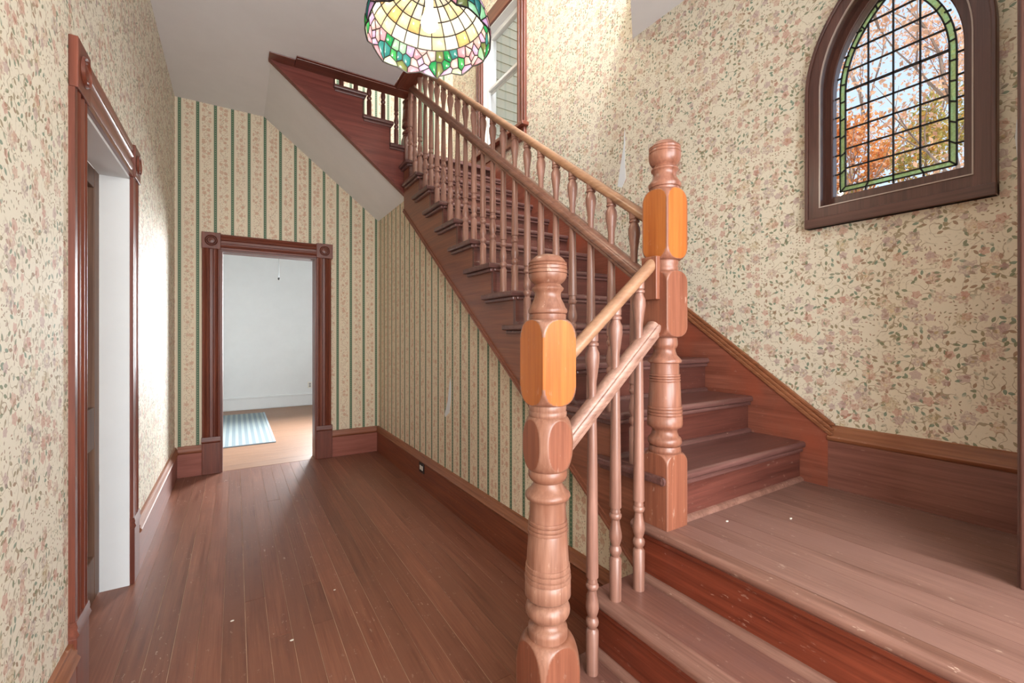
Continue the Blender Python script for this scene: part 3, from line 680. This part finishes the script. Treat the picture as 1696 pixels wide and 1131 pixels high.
# ------------------------------------------------------------------ balustrades
def baluster_mesh(name, hm, hh, mat):
    """hm: height of the mid rail, hh: height of the underside of the handrail above the foot"""
    p = [(-.03, .0190), (.134, .0200), (.139, .0165), (.143, .0140), (.149, .0150), (.154, .0190), (.163, .0205), (.172, .0190), (.177, .0145), (.181, .0140), (.192, .0180), (.206, .0208), (.222, .0200), (.242, .0160), (.258, .0135), (.264, .0130), (.268, .0175), (.274, .0200), (.281, .0200), (.286, .0160), (.291, .0170), (.296, .0150), (.303, .0150), (.3045, .0195)]
    p += [(hm*.75, .0165), (hm, .0135), (hm+.03, .0125)]
    g = hh-hm
    p += [(hm+g*.36, .0140), (hm+g*.52, .0190), (hm+g*.66, .0230), (hm+g*.76, .0225), (hm+g*.845, .0150), (hm+g*.86, .0150), (hm+g*.87, .0200), (hm+g*.90, .0205), (hm+g*.92, .0160), (hm+g*.935, .0190), (hm+g*1.06, .0190)]
    m = MB(); m.lathe(p, (0, 0, 0), 16)
    return m.mesh(name, mat, 40)
HZ = lambda y: 1.726+.7475*(y-1.146); MZ = lambda y: 1.497+.7520*(y-1.146)
def rail_mesh(prof, a, b, axis):
    """prof in (side, up); rail from point a to b in local frame, grain along axis"""
    m = MB(); a, b = Vector(a), Vector(b); d = (b-a); ln = d.length; d.normalize()
    if axis == 'Y': side = Vector((1, 0, 0))
    else: side = Vector((0, 1, 0))
    up = side.cross(d); up = up if up.z > 0 else -up
    def at(p0): return lambda s_, u_: p0+side*s_+up*u_
    m.extrude(prof, at(a), at(b)); return m
ROUND = [(.0225*math.cos(2*math.pi*k/20), .0185*math.sin(2*math.pi*k/20)+(.003 if math.sin(2*math.pi*k/20) > 0 else 0)) for k in range(20)]
_h = [(.022, -.030), (.025, -.026), (.026, -.017), (.024, -.015), (.031, -.012), (.035, -.004), (.035, .006), (.031, .013), (.026, .015), (.024, .020), (.019, .027), (.010, .031)]
_h = [(a*.88, b*.88) for a, b in _h]
MIDP = _h+[(-a, b) for a, b in reversed(_h)]
XB = 1.292
bs = thing('stair_balustrade', (XB, 2.5, zt(6)), 'long double-railed balustrade with turned balusters up the main flight', 'balustrade')
rail_mesh(ROUND, (XB, 1.088, HZ(1.088)), (XB, 3.83, HZ(3.83)), 'Y').build('handrail', HAND, bs, smooth=50)
rail_mesh(MIDP, (XB, 1.088, MZ(1.088)), (XB, 3.83, MZ(3.83)), 'Y').build('mid_rail', MIDR, bs, smooth=35)
meshes = {}
for k in range(1, 13):
    for j, off in enumerate((.060, .1815)):
        y = yn(k)+off; 
        if y < 1.12 or y > 3.80: continue
        z = zt(k); 
        if j not in meshes: meshes[j] = baluster_mesh('baluster', MZ(y)-z, HZ(y)-z-.02, BAL)
        o = bpy.data.objects.new('baluster', meshes[j]); C.objects.link(o); finish(o, bs, loc=(XB, y, z))
es_ = thing('entry_balustrade', (1.0, 1.045, .2), 'short double-railed balustrade of three balusters between the two newel posts', 'balustrade')
ha, hb = Vector((.835, 1.045, 1.184)), Vector((1.240, 1.045, 1.520)); ma, mb_ = Vector((.835, 1.045, .936)), Vector((1.25, 1.045, 1.299))
rail_mesh(ROUND, ha, hb, 'X').build('handrail', HANDX, es_, smooth=50)
rail_mesh([(s_*1.0, u_*1.0) for s_, u_ in MIDP], ma, mb_, 'X').build('mid_rail', MIDRX, es_, smooth=35)
for x, z in ((.959, .2), (1.061, .4), (1.172, .4)):
    zh = ha.z+(x-ha.x)/(hb.x-ha.x)*(hb.z-ha.z); zm = ma.z+(x-ma.x)/(mb_.x-ma.x)*(mb_.z-ma.z)
    o = bpy.data.objects.new('baluster', baluster_mesh('baluster', zm-z, zh-z-.02, BAL)); C.objects.link(o); finish(o, es_, loc=(x, 1.047, z))
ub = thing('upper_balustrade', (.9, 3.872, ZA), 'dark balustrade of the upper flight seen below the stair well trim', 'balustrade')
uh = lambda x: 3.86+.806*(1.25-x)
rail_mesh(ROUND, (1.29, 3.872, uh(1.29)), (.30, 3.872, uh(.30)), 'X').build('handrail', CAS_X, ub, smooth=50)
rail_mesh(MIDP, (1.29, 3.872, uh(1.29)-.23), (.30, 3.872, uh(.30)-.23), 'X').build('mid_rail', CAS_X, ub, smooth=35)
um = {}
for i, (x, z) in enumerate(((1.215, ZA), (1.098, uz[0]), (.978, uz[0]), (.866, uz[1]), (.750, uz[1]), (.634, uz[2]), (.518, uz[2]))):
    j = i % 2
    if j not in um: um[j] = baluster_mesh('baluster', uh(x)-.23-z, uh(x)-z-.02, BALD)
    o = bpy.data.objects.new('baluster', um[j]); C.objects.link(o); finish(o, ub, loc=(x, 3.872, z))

# ------------------------------------------------------------------ pointed leaded window
def glass(name, col, rough=.02, tint=1.0, ripple=0):
    s = NT(name); tr_ = s.node('ShaderNodeBsdfTransparent'); tr_.inputs[0].default_value = col
    gl = s.node('ShaderNodeBsdfGlossy'); gl.inputs['Roughness'].default_value = rough
    lw = s.node('ShaderNodeLayerWeight'); lw.inputs[0].default_value = .5
    fr_ = s.add(.03, s.mul(s.math('POWER', lw.outputs['Facing'], 5.0), .6)); fr = fr_.node
    if ripple:
        n = s.noise(s.coord(), 140, 3, .6); b = s.node('ShaderNodeBump'); b.inputs['Strength'].default_value = .8; b.inputs['Distance'].default_value = .004; s.inp(b, 'Height', n)
        s.l.new(b.outputs[0], gl.inputs['Normal'])
        tl = s.node('ShaderNodeBsdfTranslucent'); s.l.new(s.ramp(n, [(.35, tuple(x*.75 for x in col[:3])+(1,)), (.65, col)]), tl.inputs[0]); s.l.new(b.outputs[0], tl.inputs['Normal'])
        mx0 = s.node('ShaderNodeMixShader'); mx0.inputs[0].default_value = ripple; s.l.new(tr_.outputs[0], mx0.inputs[1]); s.l.new(tl.outputs[0], mx0.inputs[2]); first = mx0.outputs[0]
    else: first = tr_.outputs[0]
    mx = s.node('ShaderNodeMixShader'); s.l.new(fr.outputs[0], mx.inputs[0]); s.l.new(first, mx.inputs[1]); s.l.new(gl.outputs[0], mx.inputs[2]); s.l.new(mx.outputs[0], s.out.inputs[0])
    return s.m
CLEAR = glass('clear_glass', (.97, .98, .98, 1)); GREEN = glass('green_ripple_glass', tuple(math.sqrt(x) for x in lin((206, 244, 166))), .1, ripple=.5)
LEAD = plain('dark_lead', (24, 20, 20), .6)
w1 = thing('window_1', (XR, WC, 1.75), kind='structure', label='pointed arched leaded window with green glass border in dark wood frame')
def arch_band(m, a_out, zb_out, a_in, zb_in, x0, x1, n=16, dy=0.0):
    """solid band between two concentric arches, closed at the sill as well"""
    O, I = arch(a_out, zb_out, n, dy), arch(a_in, zb_in, n, dy); N = len(O)
    i = len(m.v)
    for x in (x0, x1):
        for L_ in (O, I): m.v += [(x, y, z) for y, z in L_]
    o0, i0, o1, i1 = i, i+N, i+2*N, i+3*N
    for k in range(N):
        k2 = (k+1) % N
        for q in ((o0+k, o0+k2, i0+k2, i0+k), (o1+k, i1+k, i1+k2, o1+k2), (o0+k, o1+k, o1+k2, o0+k2), (i0+k, i0+k2, i1+k2, i1+k)): m.f.append(q); m.m.append(0)
    return m
arch_band(MB(), .300, 1.753, .240, 1.842, XR-.030, XR+.002).build('outer_casing', WIN, w1, smooth=35, bevel=.004)
arch_band(MB(), .300, 1.753, .286, 1.768, XR-.038, XR-.028).build('casing_bead', WIN, w1, smooth=35, bevel=.003)
arch_band(MB(), .264, 1.812, .243, 1.848, XR-.012, XR+.13, dy=.004).build('jamb', WIN, w1, smooth=35)
arch_band(MB(), .246, 1.848, .211, 1.893, XR+.040, XR+.085, dy=.008).build('sash_frame', WIN, w1, smooth=35, bevel=.004)
arch_band(MB(), .2435, 1.8385, .239, 1.843, XR-.034, XR-.026).build('inner_bead', plain('bead_highlight', (178, 160, 150), .25), w1, smooth=35)  # pale colour painted in for the white specular line on the bead
MB().box(XR-.040, XR, WC-.30, WC+.30, 1.753, 1.795).build('apron_board', WINY, w1, bevel=.003)
GX = XR+.060
def clip(poly, nrm, d):
    out = []
    for i, p in enumerate(poly):
        q = poly[(i+1) % len(poly)]; a = p[0]*nrm[0]+p[1]*nrm[1]-d; b = q[0]*nrm[0]+q[1]*nrm[1]-d
        if a <= 0: out.append(p)
        if (a < 0 < b) or (b < 0 < a): t_ = a/(a-b); out.append((p[0]+(q[0]-p[0])*t_, p[1]+(q[1]-p[1])*t_))
    return out
GA, GZ = .1885, 1.912      # outer edge of the green border
inner = arch(GA-.020, GZ+.020, 14, .008); WCg = WC+.008
lead = MB()
def lead_bar(y0, z0, y1, z1, wd=.0055):
    d = Vector((0, y1-y0, z1-z0)); n = Vector((0, -d.z, d.y)).normalized()*(wd/2)
    a, b = Vector((GX, y0, z0)), Vector((GX, y1, z1)); ex = Vector((.004, 0, 0))
    lead.loft([[a-n-ex, a+n-ex, a+n+ex, a-n+ex], [b-n-ex, b+n-ex, b+n+ex, b-n+ex]])
def pane(poly, mat, name, th=.0015):
    m = MB(); m.extrude(poly, lambda p, q: (GX-th, p, q), lambda p, q: (GX+th, p, q)); return m.build(name, mat, w1)
cols = [WCg-GA+.020]+[WCg-.084+.0845*k for k in range(3)]+[WCg+GA-.020]; rows = [GZ+.020]+[2.014+.0853*k for k in range(9)]
for a, b in zip(cols, cols[1:]):
    for c_, d_ in zip(rows, rows[1:]+[2.8]):
        pl = inner
        for nrm, dd in (((-1, 0), -a), ((1, 0), b), ((0, -1), -c_), ((0, 1), d_)):
            pl = clip(pl, nrm, dd)
            if len(pl) < 3: break
        if len(pl) >= 3 and abs(sum(pl[i][0]*pl[(i+1) % len(pl)][1]-pl[(i+1) % len(pl)][0]*pl[i][1] for i in range(len(pl)))) > 1e-4: pane(pl, CLEAR, 'pane')
for y in cols[1:-1]: lead_bar(y, rows[0], y, arch_z(y-WCg, GA-.020))
for i, z in enumerate(rows[1:]):
    R = GA-.02+E0; hw = GA-.02 if z <= ZS else math.sqrt(max(0, R*R-(z-ZS)**2))-E0
    if hw > .01: lead_bar(WCg-hw, z, WCg+hw, z, .009 if i == 4 else .0055)
    R = GA+E0; ho = GA if z <= ZS else math.sqrt(max(0, R*R-(z-ZS)**2))-E0
    if ho > .02: lead_bar(WCg-ho, z-.02, WCg-ho-.02, z-.02); lead_bar(WCg+ho, z-.02, WCg+ho+.02, z-.02)
# border: green pieces between two outlines, then the clear outer strip
def dense(a, zb, dy):
    pts = arch(a, zb, 24, dy); out = []
    return pts
def resample(pts, step):
    out = [pts[0]]; acc = 0
    for p, q in zip(pts, pts[1:]):
        n = max(1, int(math.hypot(q[0]-p[0], q[1]-p[1])/step+.5))
        for k in range(1, n+1): out.append((p[0]+(q[0]-p[0])*k/n, p[1]+(q[1]-p[1])*k/n))
    return out
def two(a0, zb0, a1, zb1, n_side=22, n_arc=22):
    A, B = [], []
    for L_, (a, zb) in ((A, (a0, zb0)), (B, (a1, zb1))):
        R = a+E0; t1 = math.acos(E0/R)
        lf = [(a, zb+(ZS-zb)*k/n_side) for k in range(n_side)]+[(R*math.cos(t1*k/n_arc)-E0, ZS+R*math.sin(t1*k/n_arc)) for k in range(n_arc+1)]
        L_ += [(WCg+y, z) for y, z in lf]+[(WCg-y, z) for y, z in reversed(lf[:-1])]
        L_ += [(WCg-a+2*a*k/20, zb) for k in range(1, 20)]
    return A, B
A, B = two(GA, GZ, GA-.020, GZ+.020)
N = len(A); cuts = list(range(0, 89, 4))+[88, 93, 98, 103, N]; cuts = sorted(set(cuts))
for a, b in zip(cuts, cuts[1:]):
    if b-a < 1: continue
    idx = [k % N for k in range(a, b+1)]
    m = MB()
    for k, k2 in zip(idx, idx[1:]): m.extrude([A[k], A[k2], B[k2], B[k]], lambda p, q: (GX-.0015, p, q), lambda p, q: (GX+.0015, p, q))
    m.build('green_pane', GREEN, w1); lead_bar(*A[idx[0]], *B[idx[0]])
for P_ in (A, B):
    for k in range(N): lead_bar(*P_[k], *P_[(k+1) % N], .005)
A2, B2 = two(.2125, 1.890, GA, GZ)
cuts = list(range(0, 89, 11))+[N]
for a, b in zip(cuts, cuts[1:]):
    m = MB(); idx = [k % N for k in range(a, b+1)]
    for k, k2 in zip(idx, idx[1:]): m.extrude([A2[k], A2[k2], B2[k2], B2[k]], lambda p, q: (GX-.0015, p, q), lambda p, q: (GX+.0015, p, q))
    m.build('margin_pane', CLEAR, w1)
for f in (.25, .5, .75): lead_bar(WCg-GA+2*GA*f, GZ, WCg-GA+2*GA*f, GZ-.014)
lead.build('leading', LEAD, w1)

# ------------------------------------------------------------------ upper double-hung window
w2 = thing('window_2', (XR, 3.79, 3.2), kind='structure', label='white double-hung window high on the wall above the stairs')
for y0, y1, z0, z1, mt in ((3.31, 3.44, 3.20, 4.47, CAS_Z), (4.14, 4.27, 3.20, 4.47, CAS_Z), (3.29, 4.29, 4.47, 4.62, CAS_Y)):
    cs = MB().box(XR-.025, XR, y0, y1, z0, z1).build('casing', mt, w2, bevel=.004)
    if z0 < 4: MB().box(XR-.034, XR-.025, y0+.03, y0+.06, z0, z1).build('casing_bead', mt, cs, bevel=.004); MB().box(XR-.034, XR-.025, y0+.08, y0+.11, z0, z1).build('casing_bead', mt, cs, bevel=.004)
MB().box(XR-.07, XR+.01, 3.28, 4.30, 3.165, 3.20).build('stool', CAS_Y, w2, bevel=.006)
MB().box(XR-.03, XR, 3.31, 4.27, 3.06, 3.165).build('apron', CAS_Y, w2, bevel=.004)
for y0, y1, z0, z1 in ((3.44, 3.455, 3.20, 4.47), (4.125, 4.14, 3.20, 4.47), (3.44, 4.14, 4.455, 4.47)): MB().box(XR-.002, XR+.15, y0, y1, z0, z1).build('jamb', WHITE, w2)
for nm, x0, zz0, zz1 in (('lower_sash', XR+.03, 3.215, 3.875), ('upper_sash', XR+.065, 3.845, 4.455)):
    sh = MB(); sh.box(x0, x0+.03, 3.455, 3.505, zz0, zz1); sh.box(x0, x0+.03, 4.075, 4.125, zz0, zz1); sh.box(x0, x0+.03, 3.505, 4.075, zz0, zz0+(.06 if nm[0] == 'l' else .03)); sh.box(x0, x0+.03, 3.505, 4.075, zz1-(.03 if nm[0] == 'l' else .05), zz1)
    sh = sh.build(nm, WHITE, w2, bevel=.003)
    MB().box(x0+.012, x0+.015, 3.505, 4.075, zz0+.03, zz1-.03).build('pane', CLEAR, sh)
# lap siding of the wing outside
sd = thing('clapboard_wing', (4.0, 4.75, 0), 'grey green clapboard wall of the wing outside upper window', 'building')
SID = plain('clapboard_paint', (190, 194, 178), .7, noise=.04)
z = 2.6
while z < 6.4:
    m = MB(); m.extrude([(4.70, z), (4.725, z), (4.725, z+.125), (4.712, z+.125)], lambda p, q: (XR+.17, p, q), lambda p, q: (6.5, p, q)); m.build('clapboard', SID, sd); z += .115
MB().box(XR+.17, 6.5, 4.725, 4.80, -.6, 6.5).build('sheathing', SID, sd)

# ------------------------------------------------------------------ stained glass pendant lamp
LC = Vector((.612, 1.552, 2.385)); LR, LH = .228, .172
lamp = thing('pendant_lamp', LC, 'stained glass pendant lamp with pink roses and green leaves', 'lamp')
def bowl(u, t):
    """u angle, t 0 at the top ring .. 1 at the rim -> point"""
    a = .16+(math.pi/2+.10-.16)*t
    r = LR*math.sin(a)*1.0; z = LH*1.12*math.cos(a)
    return Vector((LC.x+r*math.cos(u), LC.y+r*math.sin(u), LC.z+z))
def stained(name, c, sat=1.0):
    if name in MATS: return MATS[name]
    s = NT(name); n = s.noise(s.vmath('MULTIPLY', s.coord(), (30, 30, 12)), 1.0, 4, .6, .8)
    lc = lin(c); d = tuple(x*.78 for x in lc[:3])+(1,); h = tuple(min(1, x*1.12) for x in lc[:3])+(1,)
    col = s.ramp(n, [(.3, d), (.7, h)])
    df = s.node('ShaderNodeBsdfDiffuse'); tl = s.node('ShaderNodeBsdfTranslucent'); gl = s.node('ShaderNodeBsdfGlossy'); gl.inputs['Roughness'].default_value = .12
    for x in (df, tl): s.l.new(col, x.inputs[0])
    m1 = s.node('ShaderNodeMixShader'); m1.inputs[0].default_value = .5; s.l.new(df.outputs[0], m1.inputs[1]); s.l.new(tl.outputs[0], m1.inputs[2])
    m2 = s.node('ShaderNodeMixShader'); m2.inputs[0].default_value = .06; s.l.new(m1.outputs[0], m2.inputs[1]); s.l.new(gl.outputs[0], m2.inputs[2]); s.l.new(m2.outputs[0], s.out.inputs[0])
    MATS[name] = s.m; return s.m
GW = [stained('milk_glass', (244, 240, 232)), stained('cream_glass', (240, 226, 190)), stained('honey_glass', (232, 200, 140))]
GP = [stained('rose_glass', (220, 160, 178)), stained('blush_glass', (232, 190, 192)), stained('lilac_glass', (206, 176, 214))]
GG = [stained('emerald_glass', (40, 150, 90)), stained('leaf_glass', (70, 170, 100)), stained('mint_glass', (160, 208, 176)), stained('olive_glass', (120, 132, 82)), stained('teal_glass', (60, 140, 140)), stained('pale_green_glass', (200, 220, 190))]
cam_l = MB()
def ribbon(pts3, wd=.0042):
    for p, q in zip(pts3, pts3[1:]):
        d = q-p
        if d.length < 1e-5: continue
        mid = (p+q)/2; nrm = Vector((mid.x-LC.x, mid.y-LC.y, (mid.z-LC.z+.10)*1.0)).normalized(); sd_ = d.cross(nrm).normalized()*(wd/2); th = nrm*.0022
        cam_l.loft([[p-sd_-th, p+sd_-th, p+sd_+th, p-sd_+th], [q-sd_-th, q+sd_-th, q+sd_+th, q-sd_+th]])
def glass_piece(poly, mat, name):
    """poly in (u,t): mapped on the bowl, thin solid"""
    pts = []
    for i, p in enumerate(poly):
        q = poly[(i+1) % len(poly)]; n = max(1, int(math.hypot((q[0]-p[0])*LR, (q[1]-p[1])*.27)/.02+.5))
        for k in range(n): pts.append((p[0]+(q[0]-p[0])*k/n, p[1]+(q[1]-p[1])*k/n))
    P3 = [bowl(*p) for p in pts]; cu = sum(p[0] for p in pts)/len(pts); ct = sum(p[1] for p in pts)/len(pts); c3_ = bowl(cu, ct)
    m = MB(); n = len(P3)
    m.v = [tuple(p) for p in P3]+[tuple(c3_)]
    for k in range(n): m.f.append((k, (k+1) % n, n)); m.m.append(0)
    o = m.build(name, mat, lamp, smooth=60)
    so_ = o.modifiers.new('thick', 'SOLIDIFY'); so_.thickness = .0025; so_.offset = 0
    ribbon(P3+[P3[0]])
NCOL = 22; T0 = [0.0, .17, .34, .50, .655]
rr = random.Random(3)
for i in range(4):
    for k in range(NCOL):
        off = .0
        u0, u1 = 2*math.pi*(k+off)/NCOL, 2*math.pi*(k+1+off)/NCOL
        mt = rr.choices(GW, (5, 3, 1))[0]
        glass_piece([(u0, T0[i]), (u1, T0[i]), (u1, T0[i+1]), (u0, T0[i+1])], mt, 'milk_pane')
# flower border: cells round seeds in the unrolled band
TB0, TB1 = .655, 1.0
seeds = []
NR = 6
for k in range(NR):
    uc = 2*math.pi*(k+.30)/NR; tc = .815
    seeds.append((uc, tc, rr.choice(GP), 'rose_petal'))
    for j in range(4):
        a = 2*math.pi*j/4+.5; seeds.append((uc+.125*math.cos(a), tc+.080*math.sin(a), rr.choice(GP), 'rose_petal'))
    for j in range(7):
        a = 2*math.pi*j/7+.2; rose = j not in (0, 3); seeds.append((uc+.265*math.cos(a), tc+.150*math.sin(a), rr.choice(GP) if rose else rr.choice(GG), 'rose_petal' if rose else 'leaf_pane'))
    um_ = uc+math.pi/NR
    for j in range(8):
        du, dt = (j % 3-1)*.150+rr.uniform(-.05, .05), (j//3-1)*.118+rr.uniform(-.03, .03)
        g = rr.choice(GG) if rr.random() < .88 else rr.choice(GP); seeds.append((um_+du, .83+dt, g, 'leaf_pane'))
AS = .27/LR
def rim_t(u): return 1.0+.045*math.sin(u*NR*2+.6)+.02*math.sin(u*NR*5)
for i, (u, t, mt, nm) in enumerate(seeds):
    poly = [(u-.6, TB0), (u+.6, TB0), (u+.6, 1.06), (u-.6, 1.06)]
    for j, (u2, t2, _, _) in enumerate(seeds):
        for sh in (-2*math.pi, 0, 2*math.pi):
            if i == j and sh == 0: continue
            v2 = u2+sh
            if abs(v2-u) > 1.3: continue
            # bisector in metric (u, t*AS)
            nx, ny = v2-u, (t2-t)*AS
            dd = (v2*v2-u*u+(t2*AS)**2-(t*AS)**2)/2
            poly = clip(poly, (nx, ny*AS), dd)
            if len(poly) < 3: break
        if len(poly) < 3: break
    if len(poly) < 3: continue
    poly = [(p[0], min(p[1], rim_t(p[0])) if p[1] > .93 else p[1]) for p in poly]
    glass_piece(poly, mt, nm)
cam_l.build('lead_came', LEAD, lamp)
BRASS = plain('aged_brass', (120, 96, 62), .35, .8)
m = MB(); m.lathe([(LH*1.12*.985, .040), (LH*1.12*.985+.012, .042), (LH*1.12+.02, .030), (LH*1.12+.035, .012), (LH*1.12+.05, .010)], tuple(LC), 24); m.build('cap', BRASS, lamp, smooth=50)
m = MB(); m.lathe([(LH*1.12-.055, .0175), (LH*1.12-.045, .0185), (LH*1.12-.01, .0185), (LH*1.12+.005, .014)], tuple(LC), 20); m.build('socket', BRASS, lamp, smooth=50)
eb = NT('lit_bulb'); em = eb.node('ShaderNodeEmission'); em.inputs[0].default_value = (1, .86, .66, 1); em.inputs[1].default_value = 14; eb.l.new(em.outputs[0], eb.out.inputs[0])
m = MB(); m.lathe([(.018, .004), (.020, .014), (.030, .026), (.045, .031), (.060, .029), (.080, .020), (.095, .0145), (.135, .013)], tuple(LC), 20); m.build('bulb', eb.m, lamp, smooth=60)
ch = MB(); zz = LC.z+LH*1.12+.05; i = 0
while zz < ZC-.03:
    pts = [(.006*math.cos(a*math.pi/4), .012*math.sin(a*math.pi/4)) for a in range(9)]
    ch.tube([(LC.x+(p if i % 2 else 0), LC.y+(0 if i % 2 else p), zz+.012+q) for p, q in pts], .0016, 5); zz += .019; i += 1
ch.build('chain', BRASS, lamp)
m = MB(); m.lathe([(ZC-.035-LC.z, .012), (ZC-.03-LC.z, .045), (ZC-.012-LC.z, .058), (ZC-LC.z, .060)], tuple(LC), 24); m.build('ceiling_canopy', BRASS, lamp, smooth=50)
bl = bpy.data.lights.new('bulb_light', 'POINT'); bl.energy = 4.5; bl.color = (1, .88, .70); bl.shadow_soft_size = .03
bo = bpy.data.objects.new('bulb_light', bl); C.objects.link(bo); bo.parent = lamp; bo.location = (0, 0, .0)

# ------------------------------------------------------------------ small crumbs of paint on the floors
CH = plain('paint_crumb', (236, 228, 214), .8)
for x, y, z, lab in ((-.011, 2.32, 0, 'tiny white paint chip on the hall floor farthest from the first newel post'), (-.09, 1.78, 0, 'tiny white paint chip on the hall floor nearest the left wall'), (.20, 2.04, 0, 'tiny white paint chip in the middle of the hall floor'),
                     (.42, 2.33, 0, 'tiny white paint chip on the hall floor nearest the stair wall'), (.10, 1.83, 0, 'tiny white paint chip on the hall floor nearest the camera, right of a seam'),
                     (1.72, .82, L, 'tiny white paint chip on the landing boards nearer the wall'), (1.50, .93, L, 'tiny white paint chip on the landing boards nearer the newel post')):
    m = MB(); n = 6; r0 = random.uniform(.004, .007)
    m.loft([[(x+r0*(1+.4*math.sin(5*k))*math.cos(2*math.pi*k/n), y+.7*r0*math.sin(2*math.pi*k/n), z+h_) for k in range(n)] for h_ in (.0002, .0022)])
    tag(m.build('paint_chip', CH), lab, 'paint chip', 'paint chips on the landing' if z else 'paint chips on the hall floor')

# ------------------------------------------------------------------ outside the arched window: autumn trees and ground
MB().box(XR+.2, 60, -40, 40, -.9, -.6).build('ground_outside', plain('leafy_ground', (150, 120, 80), .95, noise=.25), kind='structure')
BARK = plain('bark', (150, 132, 122), .9, noise=.2)
def leafmat(n, cs):
    s = NT(n); ri = s.noise(s.coord(), 2.2, 3); wn_ = s.node('ShaderNodeTexWhiteNoise'); s.inp(wn_, 'Vector', s.vmath('SNAP', s.coord(), (.12, .12, .12)))
    f = s.add(s.mul(ri, .55), s.mul(wn_.outputs[0], .45))
    s.l.new(s.ramp(f, [(.2+.6*i/(len(cs)-1), lin(c)) for i, c in enumerate(cs)]), s.b.inputs['Base Color']); s.b.inputs['Roughness'].default_value = .8
    s.b.inputs['Transmission Weight'].default_value = 0
    tl = s.node('ShaderNodeBsdfTranslucent'); s.l.new(s.b.inputs['Base Color'].links[0].from_socket, tl.inputs[0])
    mx = s.node('ShaderNodeMixShader'); mx.inputs[0].default_value = .5; s.l.new(s.b.outputs[0], mx.inputs[1]); s.l.new(tl.outputs[0], mx.inputs[2]); s.l.new(mx.outputs[0], s.out.inputs[0])
    return s.m
LF = [leafmat('peach_leaves', [(220, 160, 124), (232, 186, 152), (238, 204, 172)]), leafmat('orange_leaves', [(216, 136, 70), (230, 164, 96), (236, 192, 134)]), leafmat('yellow_green_leaves', [(150, 150, 80), (190, 180, 100), (222, 160, 80)])]
def tree(x, y, h, seed, mat, nleaf, label, spread=1.0, low=.25, size=.055):
    r = random.Random(seed); t = thing('autumn_tree', (x, y, -.6), label, 'tree', 'trees outside the arched window')
    br = MB(); tips = []
    base = Vector((x, y, -.6)); tr_ = [base+Vector((r.uniform(-.1, .1)*k, r.uniform(-.1, .1)*k, h*.55*k/5)) for k in range(6)]
    MB().tube(tr_, [.16*(1-.11*k) for k in range(6)], 8).build('trunk', BARK, t, smooth=60)
    def grow(p, d, ln, rad, lev):
        pts = [p]; 
        for k in range(4):
            d = (d+Vector((r.uniform(-.22, .22), r.uniform(-.22, .22), r.uniform(-.05, .20)))).normalized(); pts.append(pts[-1]+d*ln/4)
            if lev >= 2: tips.append(pts[-1])
        br.tube(pts, [rad*(1-.18*k) for k in range(5)], 5 if lev < 2 else 4)
        if lev < 3:
            for k in range(3 if lev else 4):
                q = pts[r.choice((2, 3, 4))]; nd = (d+Vector((r.uniform(-1, 1), r.uniform(-1, 1), r.uniform(-.2, .7)))*.8).normalized(); grow(q, nd, ln*.62, rad*.5, lev+1)
    for k in range(9):
        i = r.uniform(2 if low < .3 else 1, 5); p = tr_[int(i)]; a = r.uniform(0, 6.28); grow(p, Vector((math.cos(a)*.8*spread, math.sin(a)*.8*spread, r.uniform(.4, 1.1))).normalized(), h*.30, .06, 1)
    grow(tr_[5], Vector((0, 0, 1)), h*.36, .07, 0)
    br.build('branches', BARK, t, smooth=60)
    lf = MB()
    for k in range(nleaf):
        p = r.choice(tips)+Vector((r.gauss(0, .16), r.gauss(0, .16), r.gauss(0, .14)))
        a = Vector((r.uniform(-1, 1), r.uniform(-1, 1), r.uniform(-1, 1))).normalized(); b = a.cross(Vector((r.uniform(-1, 1), r.uniform(-1, 1), r.uniform(-1, 1)))).normalized(); s_ = size*r.uniform(.6, 1.3)
        lf.face([p-a*s_, p+b*s_*.5, p+a*s_, p-b*s_*.5])
    me = bpy.data.meshes.new('foliage'); me.from_pydata(lf.v, [], lf.f); me.materials.append(mat); o = bpy.data.objects.new('foliage', me); C.objects.link(o); finish(o, t, kind='stuff')
    return t
tree(11.0, 2.3, 9.5, 4, LF[0], 6500, 'tall peach leaved autumn tree right of centre outside arched window', 1.0)
tree(14.0, 5.2, 9.0, 9, LF[0], 4200, 'sparse bare branched autumn tree at the left outside arched window', 1.0)
tree(15.5, 3.9, 6.6, 12, LF[2], 14000, 'low yellow green autumn tree in the middle outside arched window', 1.3, .2)
tree(13.0, 4.9, 5.6, 21, LF[1], 14000, 'low orange autumn tree at the lower left outside arched window', 1.3, .2)
tree(20.0, 4.4, 10.5, 33, LF[0], 8000, 'distant pale autumn tree behind the others outside arched window', 1.2)
